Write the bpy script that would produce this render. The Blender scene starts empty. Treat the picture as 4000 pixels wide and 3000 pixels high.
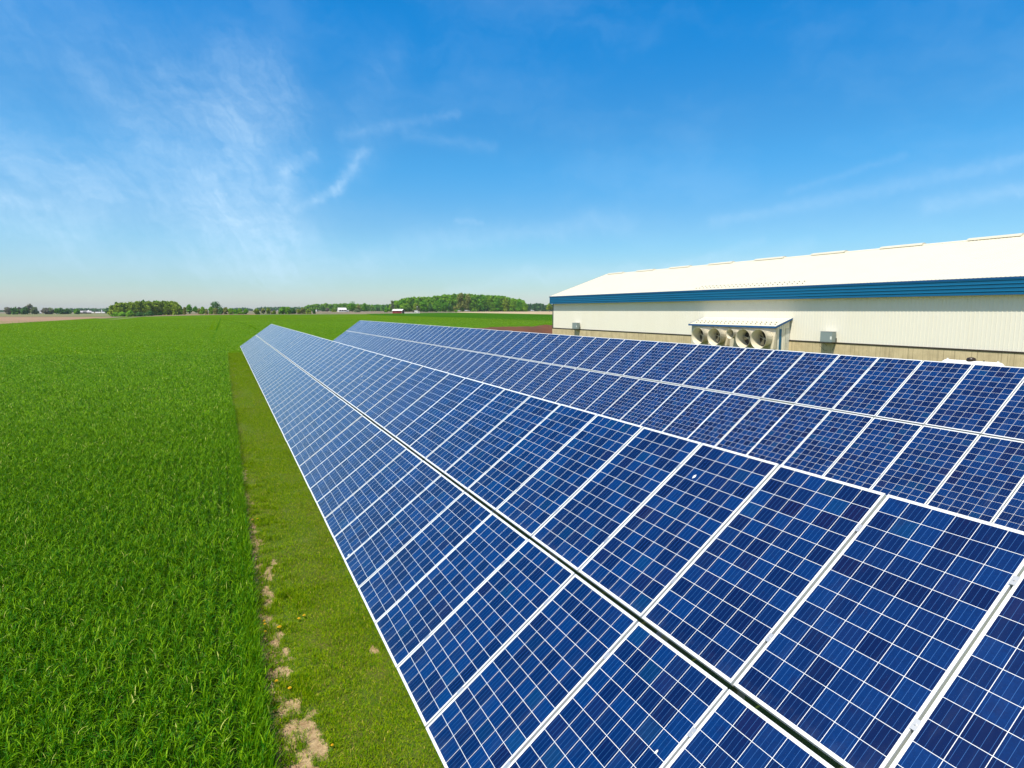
import bpy, math, random
import numpy as np
from mathutils import Vector, Matrix
R = math.radians
random.seed(7); RNG = np.random.default_rng(11)
SC = bpy.context.scene
COL = SC.collection

# ------------------------------------------------------------------ camera
CAM_Z = 4.55; FPX = 2327.0; PITCH = R(7.03); YAW = R(25.74)
cd = bpy.data.cameras.new('camera'); cam = bpy.data.objects.new('camera', cd); COL.objects.link(cam)
cd.sensor_width = 36.0; cd.lens = 36.0 * FPX / 4000.0; cd.clip_start = 0.1; cd.clip_end = 20000
cam.location = (0, 0, CAM_Z); cam.rotation_euler = (math.pi / 2 - PITCH, 0, -YAW)
SC.camera = cam
SC.render.resolution_x = 1024; SC.render.resolution_y = 768
SC.view_settings.view_transform = 'Standard'; SC.view_settings.look = 'None'
SC.view_settings.gamma = 1; SC.view_settings.exposure = 0.30
SC.cycles.max_bounces = 6; SC.cycles.transparent_max_bounces = 4
try: SC.cycles.volume_bounces = 0
except Exception: pass
FW = Vector((math.sin(YAW) * math.cos(PITCH), math.cos(YAW) * math.cos(PITCH), -math.sin(PITCH)))
RT = Vector((math.cos(YAW), -math.sin(YAW), 0)); UP = RT.cross(FW)
def ray(px, py): return FW + RT * ((px - 2000) / FPX) - UP * ((py - 1500) / FPX)

# ------------------------------------------------------------------ sun
to_sun = Vector((-1.0, -0.48, 2.15)).normalized()
SUN_EL = math.asin(to_sun.z); SUN_AZ = math.atan2(to_sun.x, to_sun.y)
sl = bpy.data.lights.new('sun', 'SUN'); sl.energy = 4.6; sl.angle = R(0.5); sl.color = (1.0, 0.945, 0.82)
so = bpy.data.objects.new('sun', sl); COL.objects.link(so); so.location = (-20, -10, 40)
so.rotation_euler = to_sun.to_track_quat('Z', 'Y').to_euler()

# ------------------------------------------------------------------ node helpers
class NT:
    def __init__(s, tree): s.t = tree; s.n = tree.nodes; s.l = tree.links
    def new(s, typ, **kw):
        nd = s.n.new(typ)
        for k, v in kw.items(): setattr(nd, k, v)
        return nd
    def link(s, a, b): s.l.new(a, b)
    def put(s, sock, v):
        if hasattr(v, 'is_linked') or isinstance(v, bpy.types.NodeSocket): s.link(v, sock)
        else: sock.default_value = v
    def m(s, op, a, b=0.0, c=0.0, clamp=False):
        nd = s.new('ShaderNodeMath', operation=op); nd.use_clamp = clamp
        s.put(nd.inputs[0], a); s.put(nd.inputs[1], b)
        if op in ('MULTIPLY_ADD', 'SMOOTH_MIN', 'SMOOTH_MAX', 'COMPARE'): s.put(nd.inputs[2], c)
        return nd.outputs[0]
    def v(s, op, a, b=(0, 0, 0)):
        nd = s.new('ShaderNodeVectorMath', operation=op); s.put(nd.inputs[0], a)
        if op == 'SCALE': s.put(nd.inputs['Scale'], b)
        elif op not in ('NORMALIZE', 'LENGTH', 'FRACTION', 'FLOOR'): s.put(nd.inputs[1], b)
        return nd.outputs['Value'] if op in ('LENGTH', 'DOT_PRODUCT', 'DISTANCE') else nd.outputs['Vector']
    def mix(s, f, a, b, typ='MIX'):
        nd = s.new('ShaderNodeMix', data_type='RGBA', blend_type=typ)
        s.put(nd.inputs[0], f); s.put(nd.inputs[6], a); s.put(nd.inputs[7], b); return nd.outputs[2]
    def ramp(s, x, lo, hi, a=0.0, b=1.0, smooth=True):
        nd = s.new('ShaderNodeMapRange'); nd.clamp = True
        if smooth: nd.interpolation_type = 'SMOOTHSTEP'
        s.put(nd.inputs[0], x)
        for i, q in zip((1, 2, 3, 4), (lo, hi, a, b)): nd.inputs[i].default_value = q
        return nd.outputs[0]
    def noise(s, vec, scale, detail=3, rough=0.55, dist=0.0, col=False):
        nd = s.new('ShaderNodeTexNoise'); s.put(nd.inputs['Vector'], vec)
        nd.inputs['Scale'].default_value = scale; nd.inputs['Detail'].default_value = detail
        nd.inputs['Roughness'].default_value = rough; nd.inputs['Distortion'].default_value = dist
        return nd.outputs['Color' if col else 'Fac']
    def comb(s, x=0.0, y=0.0, z=0.0):
        nd = s.new('ShaderNodeCombineXYZ')
        for i, q in enumerate((x, y, z)): s.put(nd.inputs[i], q)
        return nd.outputs[0]
    def sep(s, v):
        nd = s.new('ShaderNodeSeparateXYZ'); s.put(nd.inputs[0], v); return nd.outputs
def c4(c): return (c[0], c[1], c[2], 1.0)
MATS = {}
def mat(name, base=(.5, .5, .5), rough=.6, metal=0.0, spec=.5, build=None):
    if name in MATS: return MATS[name]
    m = bpy.data.materials.new(name); m.use_nodes = True
    t = NT(m.node_tree); b = t.n['Principled BSDF']
    b.inputs['Base Color'].default_value = c4(base); b.inputs['Roughness'].default_value = rough
    b.inputs['Metallic'].default_value = metal; b.inputs['Specular IOR Level'].default_value = spec
    if build: build(t, b)
    MATS[name] = m; return m
def gpos(t): return t.new('ShaderNodeNewGeometry').outputs['Position']
def opos(t): return t.new('ShaderNodeTexCoord').outputs['Object']
def bump(t, b, h, strength=.3, dist=.01):
    nd = t.new('ShaderNodeBump'); nd.inputs['Strength'].default_value = strength; nd.inputs['Distance'].default_value = dist
    t.put(nd.inputs['Height'], h); t.link(nd.outputs[0], b.inputs['Normal'])

# ------------------------------------------------------------------ world: Nishita sky with thin cirrus
w = bpy.data.worlds.new('World'); SC.world = w; w.use_nodes = True
t = NT(w.node_tree); bg = t.n['Background']
sky = t.new('ShaderNodeTexSky', sky_type='NISHITA'); sky.sun_disc = False
sky.sun_elevation = SUN_EL; sky.sun_rotation = SUN_AZ
sky.altitude = 200; sky.air_density = 1.0; sky.dust_density = 0.6; sky.ozone_density = 1.6
hs = t.new('ShaderNodeHueSaturation'); hs.inputs['Saturation'].default_value = 1.22; hs.inputs['Value'].default_value = 1.25
t.link(sky.outputs[0], hs.inputs['Color'])
D = t.new('ShaderNodeTexCoord').outputs['Generated']
dx, dy, dz = t.sep(D)
el = t.m('MULTIPLY', t.m('ARCSINE', dz), 180 / math.pi)
az = t.m('MULTIPLY', t.m('ARCTAN2', dx, dy), 180 / math.pi)
AE = t.comb(az, el, 0.0)
wn = t.v('SCALE', t.v('SUBTRACT', t.noise(AE, 0.16, 5, .6, col=True), (.5, .5, .5)), 5.0)
wn2 = t.v('SCALE', t.v('SUBTRACT', t.noise(AE, 0.9, 5, .65, col=True), (.5, .5, .5)), .75)
P = t.v('ADD', t.v('ADD', AE, wn), wn2)
Pf = t.v('ADD', AE, t.v('SCALE', wn2, 1.4))
def seg(pts_from, a, b, wid, amp):
    ab = (b[0] - a[0], b[1] - a[1], 0); L2 = ab[0] ** 2 + ab[1] ** 2
    pa = t.v('SUBTRACT', pts_from, (a[0], a[1], 0)); pa = t.v('MULTIPLY', pa, (1, 1, 0))
    h = t.m('DIVIDE', t.v('DOT_PRODUCT', pa, ab), L2, clamp=True)
    d = t.v('LENGTH', t.v('SUBTRACT', pa, t.v('SCALE', ab, h)))
    g = t.m('EXPONENT', t.m('MULTIPLY', t.m('MULTIPLY', d, d), -1.0 / (wid * wid)))
    return t.m('MULTIPLY', g, amp)
segs = [  # az, el ends in degrees, half width, strength
    (Pf, (-8.9, 17.6), (0.5, 8.8), .8, .085), (Pf, (-3.0, 18.0), (3.5, 13.5), 1.2, .08),
    (Pf, (12.2, 13.8), (9.8, 10.6), .5, .28), (Pf, (9.9, 10.8), (6.2, 8.6), .42, .24),
    (Pf, (5.6, 12.0), (5.4, 9.4), .8, .22), (Pf, (5.6, 11.8), (8.0, 13.5), .5, .12),
    (Pf, (10.5, 15.2), (20.6, 17.3), .45, .11), (Pf, (16.0, 15.5), (24.0, 14.6), .5, .09),
    (Pf, (2.0, 8.2), (7.0, 6.2), 1.2, .16), (Pf, (5.5, 7.0), (4.5, 4.0), 1.1, .12),
    (P, (4.0, 16.5), (1.0, 9.0), 4.2, .24), (P, (-5.0, 12.0), (3.0, 6.0), 4.0, .22), (P, (-14, 20), (2, 17), 4.5, .12), (P, (-14, 9), (8, 4), 3.5, .12),
    (P, (-16.0, 13.0), (-9.0, 8.5), 2.6, .22), (P, (-17.0, 6.5), (-10.0, 5.8), 1.3, .22),
    (Pf, (-15, 8.0), (-11.5, 7.6), .6, .20), (P, (-12.0, 4.2), (12.0, 3.8), 1.5, .12),
    (P, (12.0, 5.0), (36.0, 8.2), 1.1, .15), (P, (20.0, 2.2), (52.0, 5.0), .7, .16),
    (Pf, (40.0, 3.8), (48.0, 5.9), .45, .13), (Pf, (44.0, 7.8), (68.0, 11.0), .5, .15),
    (Pf, (60.0, 8.0), (70.0, 8.9), .6, .2), (Pf, (20.4, 8.3), (23.0, 8.1), .22, .14),
    (P, (14.0, 22.0), (12.0, 14.0), 2.0, .08), (Pf, (50.0, 10.0), (58.0, 11.8), .3, .08)]
acc = None
for s_ in segs:
    g = seg(*s_); acc = g if acc is None else t.m('ADD', acc, g)
fib = t.noise(t.v('MULTIPLY', P, (0.35, 1.2, 1)), 0.9, 6, .62)
acc = t.m('MULTIPLY', acc, t.ramp(fib, .15, .85, .45, .95))
rx_ = t.m('ADD', t.m('MULTIPLY', t.sep(P)[0], .55), t.m('MULTIPLY', t.sep(P)[1], -.83)); ry_ = t.m('ADD', t.m('MULTIPLY', t.sep(P)[0], .83), t.m('MULTIPLY', t.sep(P)[1], .55))
fine = t.noise(t.comb(t.m('MULTIPLY', rx_, .22), t.m('MULTIPLY', ry_, 1.1), 0.0), 1.0, 7, .6)
acc = t.m('MULTIPLY', acc, t.ramp(fine, .25, .75, .72, 1.28))
wide = t.m('MULTIPLY', t.ramp(t.noise(t.v('MULTIPLY', P, (1, 2.2, 1)), 0.055, 5, .6), .42, .72), .07)
acc = t.m('ADD', acc, wide, clamp=True)
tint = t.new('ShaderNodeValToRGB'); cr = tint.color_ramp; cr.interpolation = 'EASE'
stops = [(0.0, (.88, .96, 1.20)), (2.6, (.72, .90, 1.05)), (6.5, (.64, .96, 1.11)), (14.0, (.42, 1.05, 1.26)), (25.5, (.10, 1.10, 1.48)), (34.0, (.16, 1.05, 1.40)), (52.0, (.85, 1.10, 1.20)), (80.0, (1.45, 1.40, 1.30))]  # highest stops, above the view, are raised to fill shaded walls
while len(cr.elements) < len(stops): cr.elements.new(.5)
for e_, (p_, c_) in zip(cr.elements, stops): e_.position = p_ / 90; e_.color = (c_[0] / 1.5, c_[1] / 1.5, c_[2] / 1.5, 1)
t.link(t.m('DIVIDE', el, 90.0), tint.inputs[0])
side = t.m('ADD', t.m('MULTIPLY', dx, math.sin(YAW)), t.m('MULTIPLY', dy, math.cos(YAW)))   # unseen sky behind the camera made paler, added fill for shaded walls
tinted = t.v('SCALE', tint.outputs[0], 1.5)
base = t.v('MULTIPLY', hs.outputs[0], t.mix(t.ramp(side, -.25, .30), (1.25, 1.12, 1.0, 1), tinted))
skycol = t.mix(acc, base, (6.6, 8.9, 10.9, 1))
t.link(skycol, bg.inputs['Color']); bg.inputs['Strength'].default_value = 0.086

# ------------------------------------------------------------------ terrain
def sm(x): x = np.clip(x, 0, 1); return x * x * (3 - 2 * x)
def gz(x, y):
    x = np.asarray(x, float); y = np.asarray(y, float); r = np.hypot(x, y)
    th = np.degrees(np.arctan2(x, y))
    slope = 0.0235 * np.clip(x - 1.6, 0, 37)
    slope = slope * (1 - sm((r - 100) / 160))
    A = 0.4 + 2.9 * sm((th + 9) / 10.0)
    A = np.where(np.abs(th) > 120, 1.5, A)
    return slope + A * sm((r - 250) / 450.0)
def zz(x, y): return float(gz(x, y))
def at(px, py, r=None):
    """world point on the ground seen at a photo pixel, or at a given distance"""
    d = ray(px, py)
    if r is not None:
        k = r / math.hypot(d.x, d.y); x, y = d.x * k, d.y * k
        return Vector((x, y, zz(x, y)))
    lo, hi = 1.0, 6000.0
    k = 5.0
    prev = 1.0
    while k < 9000:
        x, y, z = d.x * k, d.y * k, CAM_Z + d.z * k
        if z < zz(x, y): break
        prev = k; k *= 1.01
    x, y = d.x * k, d.y * k
    return Vector((x, y, zz(x, y)))
def pxm(p):  # metres per photo pixel at point p
    return (Vector(p) - Vector((0, 0, CAM_Z))).dot(FW) / FPX

# ------------------------------------------------------------------ object helpers
def tag(o, label=None, cat=None, group=None, kind=None):
    if label: o['label'] = label
    if cat: o['category'] = cat
    if group: o['group'] = group
    if kind: o['kind'] = kind
    return o
def empty(name, loc=(0, 0, 0), rz=0.0):
    o = bpy.data.objects.new(name, None); o.empty_display_size = .2
    COL.objects.link(o); o.location = loc; o.rotation_euler = (0, 0, rz); return o
class MB:
    def __init__(s): s.v = []; s.f = []
    def quad(s, a, b, c, d):
        n = len(s.v); s.v += [tuple(a), tuple(b), tuple(c), tuple(d)]; s.f.append((n, n + 1, n + 2, n + 3)); return s
    def poly(s, pts):
        n = len(s.v); s.v += [tuple(p) for p in pts]; s.f.append(tuple(range(n, n + len(pts)))); return s
    def box(s, x0, x1, y0, y1, z0, z1, M=None):
        n = len(s.v)
        vs = [Vector((x, y, z)) for z in (z0, z1) for y in (y0, y1) for x in (x0, x1)]
        if M is not None: vs = [M @ q for q in vs]
        s.v += [tuple(q) for q in vs]
        for q in ((0, 2, 3, 1), (4, 5, 7, 6), (0, 1, 5, 4), (2, 6, 7, 3), (0, 4, 6, 2), (1, 3, 7, 5)):
            s.f.append(tuple(n + i for i in q))
        return s
    def prism(s, poly, axis, a, b):
        """extrude a 2D polygon along axis ('x','y','z') between a and b"""
        n = len(s.v); k = len(poly)
        for e in (a, b):
            for (p, q) in poly:
                s.v.append((e, p, q) if axis == 'x' else (p, e, q) if axis == 'y' else (p, q, e))
        s.f.append(tuple(n + i for i in range(k))); s.f.append(tuple(n + k + i for i in reversed(range(k))))
        for i in range(k):
            j = (i + 1) % k; s.f.append((n + i, n + k + i, n + k + j, n + j))
        return s
    def tube(s, pts, rad, seg=8, cap=True):
        pts = [Vector(p) for p in pts]; rads = rad if isinstance(rad, (list, tuple)) else [rad] * len(pts)
        n0 = len(s.v); up = Vector((0, 0, 1))
        for i, p in enumerate(pts):
            d = (pts[min(i + 1, len(pts) - 1)] - pts[max(i - 1, 0)]).normalized()
            a = d.cross(up if abs(d.z) < .95 else Vector((1, 0, 0))).normalized(); b = d.cross(a)
            for k in range(seg):
                an = 2 * math.pi * k / seg
                s.v.append(tuple(p + (a * math.cos(an) + b * math.sin(an)) * rads[i]))
        for i in range(len(pts) - 1):
            for k in range(seg):
                a = n0 + i * seg + k; b = n0 + i * seg + (k + 1) % seg
                s.f.append((a, b, b + seg, a + seg))
        if cap:
            s.f.append(tuple(n0 + k for k in reversed(range(seg))))
            s.f.append(tuple(n0 + (len(pts) - 1) * seg + k for k in range(seg)))
        return s
    def lathe(s, prof, origin, axis, seg=24):
        """prof = [(distance along axis, radius)]"""
        o = Vector(origin); d = Vector(axis).normalized()
        a = d.cross(Vector((0, 0, 1)) if abs(d.z) < .95 else Vector((1, 0, 0))).normalized(); b = d.cross(a)
        n0 = len(s.v)
        for (h, r_) in prof:
            for k in range(seg):
                an = 2 * math.pi * k / seg
                s.v.append(tuple(o + d * h + (a * math.cos(an) + b * math.sin(an)) * r_))
        for i in range(len(prof) - 1):
            for k in range(seg):
                p = n0 + i * seg + k; q = n0 + i * seg + (k + 1) % seg
                s.f.append((p, q, q + seg, p + seg))
        return s
    def mesh(s, name, m, smooth=False):
        me = bpy.data.meshes.new(name); me.from_pydata(s.v, [], s.f); me.update()
        if m is not None: me.materials.append(m)
        if smooth:
            me.polygons.foreach_set('use_smooth', [True] * len(me.polygons))
        return me
    def build(s, name, m, parent=None, smooth=False):
        me = s.mesh(name, m, smooth)
        import bmesh
        bm = bmesh.new(); bm.from_mesh(me); bmesh.ops.recalc_face_normals(bm, faces=bm.faces); bm.to_mesh(me); bm.free()
        o = bpy.data.objects.new(name, me); COL.objects.link(o)
        if parent: o.parent = parent
        return o
def linkobj(name, me, parent=None):
    o = bpy.data.objects.new(name, me); COL.objects.link(o)
    if parent: o.parent = parent
    return o
def npmesh(name, verts, quads, m, attr=None, smooth=False, nside=4):
    """fast mesh from numpy: verts (N,3), faces (M,nside)"""
    me = bpy.data.meshes.new(name)
    nv, nf = len(verts), len(quads)
    me.vertices.add(nv); me.vertices.foreach_set('co', np.ascontiguousarray(verts, dtype=np.float32).ravel())
    me.loops.add(nf * nside); me.loops.foreach_set('vertex_index', np.ascontiguousarray(quads, dtype=np.int32).ravel())
    me.polygons.add(nf); me.polygons.foreach_set('loop_start', np.arange(0, nf * nside, nside, dtype=np.int32))
    me.polygons.foreach_set('loop_total', np.full(nf, nside, dtype=np.int32))
    if smooth: me.polygons.foreach_set('use_smooth', np.ones(nf, dtype=bool))
    if attr is not None:
        for k, a in attr.items():
            at_ = me.attributes.new(k, 'FLOAT', 'POINT'); at_.data.foreach_set('value', np.ascontiguousarray(a, dtype=np.float32))
    me.update(calc_edges=True); me.materials.append(m); return me
def vnoise(x, y, s, seed=0):
    x = np.asarray(x, float) / s; y = np.asarray(y, float) / s
    xi, yi = np.floor(x).astype(np.int64), np.floor(y).astype(np.int64); fx, fy = sm(x - xi), sm(y - yi)
    def h(a, b):
        n = (a * 374761393 + b * 668265263 + seed * 974711) & 0x7fffffff
        n = ((n ^ (n >> 13)) * 1274126177) & 0x7fffffff
        return ((n ^ (n >> 16)) & 0xffff) / 65535.0
    return (h(xi, yi) * (1 - fx) + h(xi + 1, yi) * fx) * (1 - fy) + (h(xi, yi + 1) * (1 - fx) + h(xi + 1, yi + 1) * fx) * fy
def fbm(x, y, s, seed=0, o=3):
    a = 0; tot = 0
    for i in range(o): a = a + vnoise(x, y, s / 2 ** i, seed + i) * .5 ** i; tot += .5 ** i
    return a / tot

# ------------------------------------------------------------------ ground materials
def b_ground(t, b):
    p = gpos(t)
    n1 = t.noise(p, .006, 4); n2 = t.noise(t.v('MULTIPLY', p, (1, .25, 1)), .05, 4, .6); n3 = t.noise(p, .9, 4, .6)
    c = t.mix(t.ramp(n1, .42, .58), (.22, .155, .085, 1), (.10, .13, .035, 1))
    c = t.mix(t.ramp(n2, .35, .7), c, (.27, .20, .12, 1)); c = t.mix(t.m('MULTIPLY', n3, .5), c, (.09, .08, .04, 1))
    t.link(c, b.inputs['Base Color']); b.inputs['Roughness'].default_value = .95
    bump(t, b, n3, .6, .1)
def b_tilled(cols, s1=.03, s2=1.6):
    def f(t, b):
        p = gpos(t)
        n1 = t.noise(t.v('MULTIPLY', p, (1, .35, 1)), s1, 4, .6); n2 = t.noise(p, s2, 5, .65)
        c = t.mix(t.ramp(n1, .35, .65), c4(cols[0]), c4(cols[1])); c = t.mix(t.ramp(n2, .4, .75, 0, .7), c, c4(cols[2]))
        t.link(c, b.inputs['Base Color']); b.inputs['Roughness'].default_value = .95; bump(t, b, n2, .7, .12)
    return f
def b_green(c0, c1, c2):
    def f(t, b):
        p = gpos(t)
        n1 = t.noise(p, .02, 3, .6); n2 = t.noise(t.v('MULTIPLY', p, (1.0, .6, 1)), .35, 4, .65); n3 = t.noise(p, 3.2, 3, .65)
        c = t.mix(t.ramp(n1, .35, .65), c4(c0), c4(c1)); c = t.mix(t.ramp(n2, .45, .75, 0, .5), c, c4(c2))
        c = t.mix(t.ramp(n3, .35, .75, .0, .35), c, (c0[0] * .35, c0[1] * .4, c0[2] * .3, 1))
        t.link(c, b.inputs['Base Color']); b.inputs['Roughness'].default_value = .9; b.inputs['Specular IOR Level'].default_value = .0
        bump(t, b, t.m('ADD', n3, t.m('MULTIPLY', n2, .6)), .8, .25)
    return f
M_ground = mat('ground', rough=.95, build=b_ground)
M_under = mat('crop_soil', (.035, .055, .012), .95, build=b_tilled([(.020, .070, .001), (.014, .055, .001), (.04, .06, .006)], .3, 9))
M_wheat_far = mat('green_crop', build=b_green((.088, .180, .0015), (.074, .158, .0012), (.115, .215, .003)))
M_dark_crop = mat('dark_green_crop', build=b_green((.040, .135, .001), (.034, .118, .001), (.055, .155, .002)))
M_tan = mat('tilled_tan', build=b_tilled([(.30, .18, .10), (.24, .14, .075), (.40, .27, .15)]))
M_pale = mat('tilled_pale', build=b_tilled([(.46, .34, .19), (.38, .27, .14), (.55, .43, .27)]))
M_weed = mat('weedy_field', build=b_tilled([(.17, .17, .05), (.11, .15, .03), (.28, .21, .11)], .02, .8))
M_redsoil = mat('red_soil', build=b_tilled([(.125, .040, .011), (.09, .030, .009), (.17, .06, .02)], .4, 3.5))

def sheet(name, quad, n, m, off, label=None, inner=None):
    """ground sheet: bilinear patch between four ground points, draped on the terrain"""
    a, b, c, d = [np.array(q[:2], float) for q in quad]
    u = np.linspace(0, 1, n[0] + 1); v = np.linspace(0, 1, n[1] + 1)
    U, V = np.meshgrid(u, v, indexing='ij'); U = U[..., None]; V = V[..., None]
    P_ = (a * (1 - U) + b * U) * (1 - V) + (d * (1 - U) + c * U) * V
    Z = gz(P_[..., 0], P_[..., 1]) + off
    V3 = np.dstack([P_, Z[..., None]]).reshape(-1, 3)
    idx = np.arange((n[0] + 1) * (n[1] + 1)).reshape(n[0] + 1, n[1] + 1)
    Q = np.stack([idx[:-1, :-1], idx[1:, :-1], idx[1:, 1:], idx[:-1, 1:]], -1).reshape(-1, 4)
    me = npmesh(name, V3, Q, m); o = linkobj(name, me); return tag(o, kind='structure')

def lines(a): return np.array(sorted(set(a)), float)
gx = lines([-9000, -5000, -3000, -2000, -1400, -1000, -700] + list(range(-500, 1201, 12)) + [1400, 1700, 2200, 3000, 5000, 9000] + [1.6, 38.6])
gy = lines([-3000, -1500, -700, -300, -150, -80, -40] + list(range(-24, 1201, 12)) + [1400, 1700, 2200, 3000, 5000, 9000])
X_, Y_ = np.meshgrid(gx, gy, indexing='ij'); V3 = np.stack([X_, Y_, gz(X_, Y_)], -1).reshape(-1, 3)
idx = np.arange(len(V3)).reshape(len(gx), len(gy))
Q = np.stack([idx[:-1, :-1], idx[1:, :-1], idx[1:, 1:], idx[:-1, 1:]], -1).reshape(-1, 4)
tag(linkobj('ground', npmesh('ground', V3, Q, M_ground)), kind='structure')

WE = 0.17      # wheat edge (x)
SY = 70.6      # far end of the mown strip
# far boundary of the light green crop, from the photo
pA = at(-600, 1300); pB = at(0, 1266); pC = at(440, 1239); pC2 = at(620, 1232); pD = at(1000, 1229.5); pE = at(1500, 1226.5)
sheet('wheat_field', [(-150, SY), (WE, SY), pC, pA], (40, 60), M_wheat_far, .012)
sheet('wheat_field', [(WE, SY), (46, SY), pD, pC], (30, 60), M_wheat_far, .012)
sheet('wheat_field', [(46, SY), (420, 120), pE, pD], (30, 60), M_wheat_far, .012)
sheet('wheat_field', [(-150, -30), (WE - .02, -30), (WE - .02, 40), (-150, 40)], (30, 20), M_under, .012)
sheet('wheat_field', [(-150, 40), (WE - .02, 40), (WE - .02, SY), (-150, SY)], (30, 20), M_wheat_far, .012)
q1 = at(1430, 1226.2); q2 = at(1800, 1221.8); q3 = at(1960, 1223); q4 = at(2165, 1229); q6 = at(2400, 1236)
b1 = at(1455, 1231); b2 = at(1800, 1241); b3 = at(2160, 1253); b4 = at(2400, 1259)
sheet('dark_green_field', [b1, b2, q2, q1], (30, 30), M_dark_crop, .05)
sheet('dark_green_field', [b2, b3, q4, q2], (30, 30), M_dark_crop, .05)
sheet('dark_green_field', [b3, b4, q6, q4], (10, 30), M_dark_crop, .05)
sheet('tan_field', [pA, pB, at(0, 1238), at(-600, 1238)], (20, 12), M_tan, .04)
sheet('tan_field', [pB, pC, at(440, 1238), at(0, 1238)], (20, 12), M_tan, .04)
sheet('weedy_field', [at(-600, 1237), at(0, 1237), at(0, 1226), at(-600, 1226)], (20, 20), M_weed, .08)
sheet('weedy_field', [at(0, 1237), at(440, 1237), at(440, 1225), at(0, 1226)], (20, 20), M_weed, .08)
sheet('tan_field', [pC2, pD, at(1000, 1227), at(640, 1229.5)], (20, 6), M_tan, .06)
sheet('pale_field', [q2, q4, at(2165, 1216.8), at(1760, 1219)], (20, 12), M_pale, .06)

for tr_ in [[at(862, 1243), at(856, 1262), at(845, 1290), at(828, 1338)], [at(868, 1246), at(940, 1262), at(980, 1275), at(1012, 1292)]]:
    for a_, b_ in zip(tr_[:-1], tr_[1:]):
        n_ = Vector((b_[1] - a_[1], a_[0] - b_[0], 0)).normalized() * .17
        sheet('wheel_track', [a_ - n_, a_ + n_, b_ + n_, b_ - n_], (1, 30), M_dark_crop, .03)
# mown strip with bare patches ---------------------------------------------------------------
DIRT = [(.50, 10.75, .07, .42), (.44, 9.75, .06, .22), (.36, 9.1, .05, .2), (.42, 8.5, .06, .33), (.50, 8.0, .07, .22), (.38, 7.45, .09, .30), (.45, 7.0, .07, .15),
        (.42, 6.45, .10, .30), (.62, 6.25, .10, .26), (.44, 5.75, .13, .42), (.60, 6.9, .06, .16), (.62, 5.55, .10, .22), (1.50, 7.5, .07, .10), (.30, 13.6, .05, .5), (.30, 15.5, .04, .4),
        (.33, 12.4, .05, .3), (.30, 18.0, .05, .6), (.50, 5.0, .2, .5)]
def bare(x, y):
    x = np.asarray(x, float); y = np.asarray(y, float)
    wx = x + (fbm(x, y, .30, 5) - .5) * .30 + (fbm(x, y, .07, 6) - .5) * .10; wy = y + (fbm(x, y, .35, 9) - .5) * .8 + (fbm(x, y, .08, 10) - .5) * .16
    m = np.zeros_like(x)
    for (a, b_, c_, d_) in DIRT:
        q = ((wx - a) / (c_ * 1.2)) ** 2 + ((wy - b_) / d_) ** 2
        m = np.maximum(m, np.clip(1.25 - q * .8, 0, 1))
    rag = np.clip(1.35 - (wx - WE) / .20, 0, 1) * np.clip((34 - y) / 14, 0, 1) * np.clip(fbm(x, y, .4, 21) * 2.6 - .45, 0, 1)
    m = np.maximum(m, rag)
    return np.clip(m - .9 * np.clip(fbm(x, y, .10, 33) * 2.4 - 1.15, 0, 1), 0, 1)
def b_strip(t, b):
    p = gpos(t); a = t.new('ShaderNodeAttribute'); a.attribute_name = 'bare'
    n = t.noise(p, 14, 5, .65); n2 = t.noise(p, 60, 4, .7); n3 = t.noise(t.v('MULTIPLY', p, (1, .3, 1)), 1.3, 3)
    g = t.mix(t.ramp(n, .3, .7), (.045, .095, .001, 1), (.095, .13, .002, 1)); g = t.mix(t.ramp(n3, .4, .65, 0, .6), g, (.11, .09, .010, 1))
    s = t.mix(t.ramp(n, .3, .7), (.27, .17, .075, 1), (.50, .36, .19, 1)); s = t.mix(t.ramp(n2, .5, .75, 0, .8), s, (.16, .10, .05, 1))
    nz = t.m('MULTIPLY', t.m('SUBTRACT', t.noise(p, 11, 6, .8), .5), 2.2)
    t.link(t.mix(t.ramp(t.m('ADD', a.outputs['Fac'], nz), .30, .62), g, s), b.inputs['Base Color']); b.inputs['Roughness'].default_value = .95
    bump(t, b, t.m('ADD', n, t.m('MULTIPLY', n2, .4)), .9, .03)
M_strip = mat('mown_strip', build=b_strip)
xs = np.concatenate([np.arange(WE - .02, 2.2, .035), [2.6, 4, 6, 10, 16, 24, 32, 39.95]])
ys = np.concatenate([[-30, -15, -5, 0, 3], np.arange(4.4, 21, .06), np.arange(21.5, SY, 1.0), [SY]])
X_, Y_ = np.meshgrid(xs, ys, indexing='ij'); BA = bare(X_, Y_) * (X_ < 2.2)
Z_ = gz(X_, Y_) + .032 + (fbm(X_, Y_, .5, 3) - .5) * .03 * (X_ < 2.2) - BA * .004
idx = np.arange(X_.size).reshape(X_.shape); Q = np.stack([idx[:-1, :-1], idx[1:, :-1], idx[1:, 1:], idx[:-1, 1:]], -1).reshape(-1, 4)
tag(linkobj('mown_strip', npmesh('mown_strip', np.stack([X_, Y_, Z_], -1).reshape(-1, 3), Q, M_strip, {'bare': BA.ravel()}, True)), kind='structure')

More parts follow.
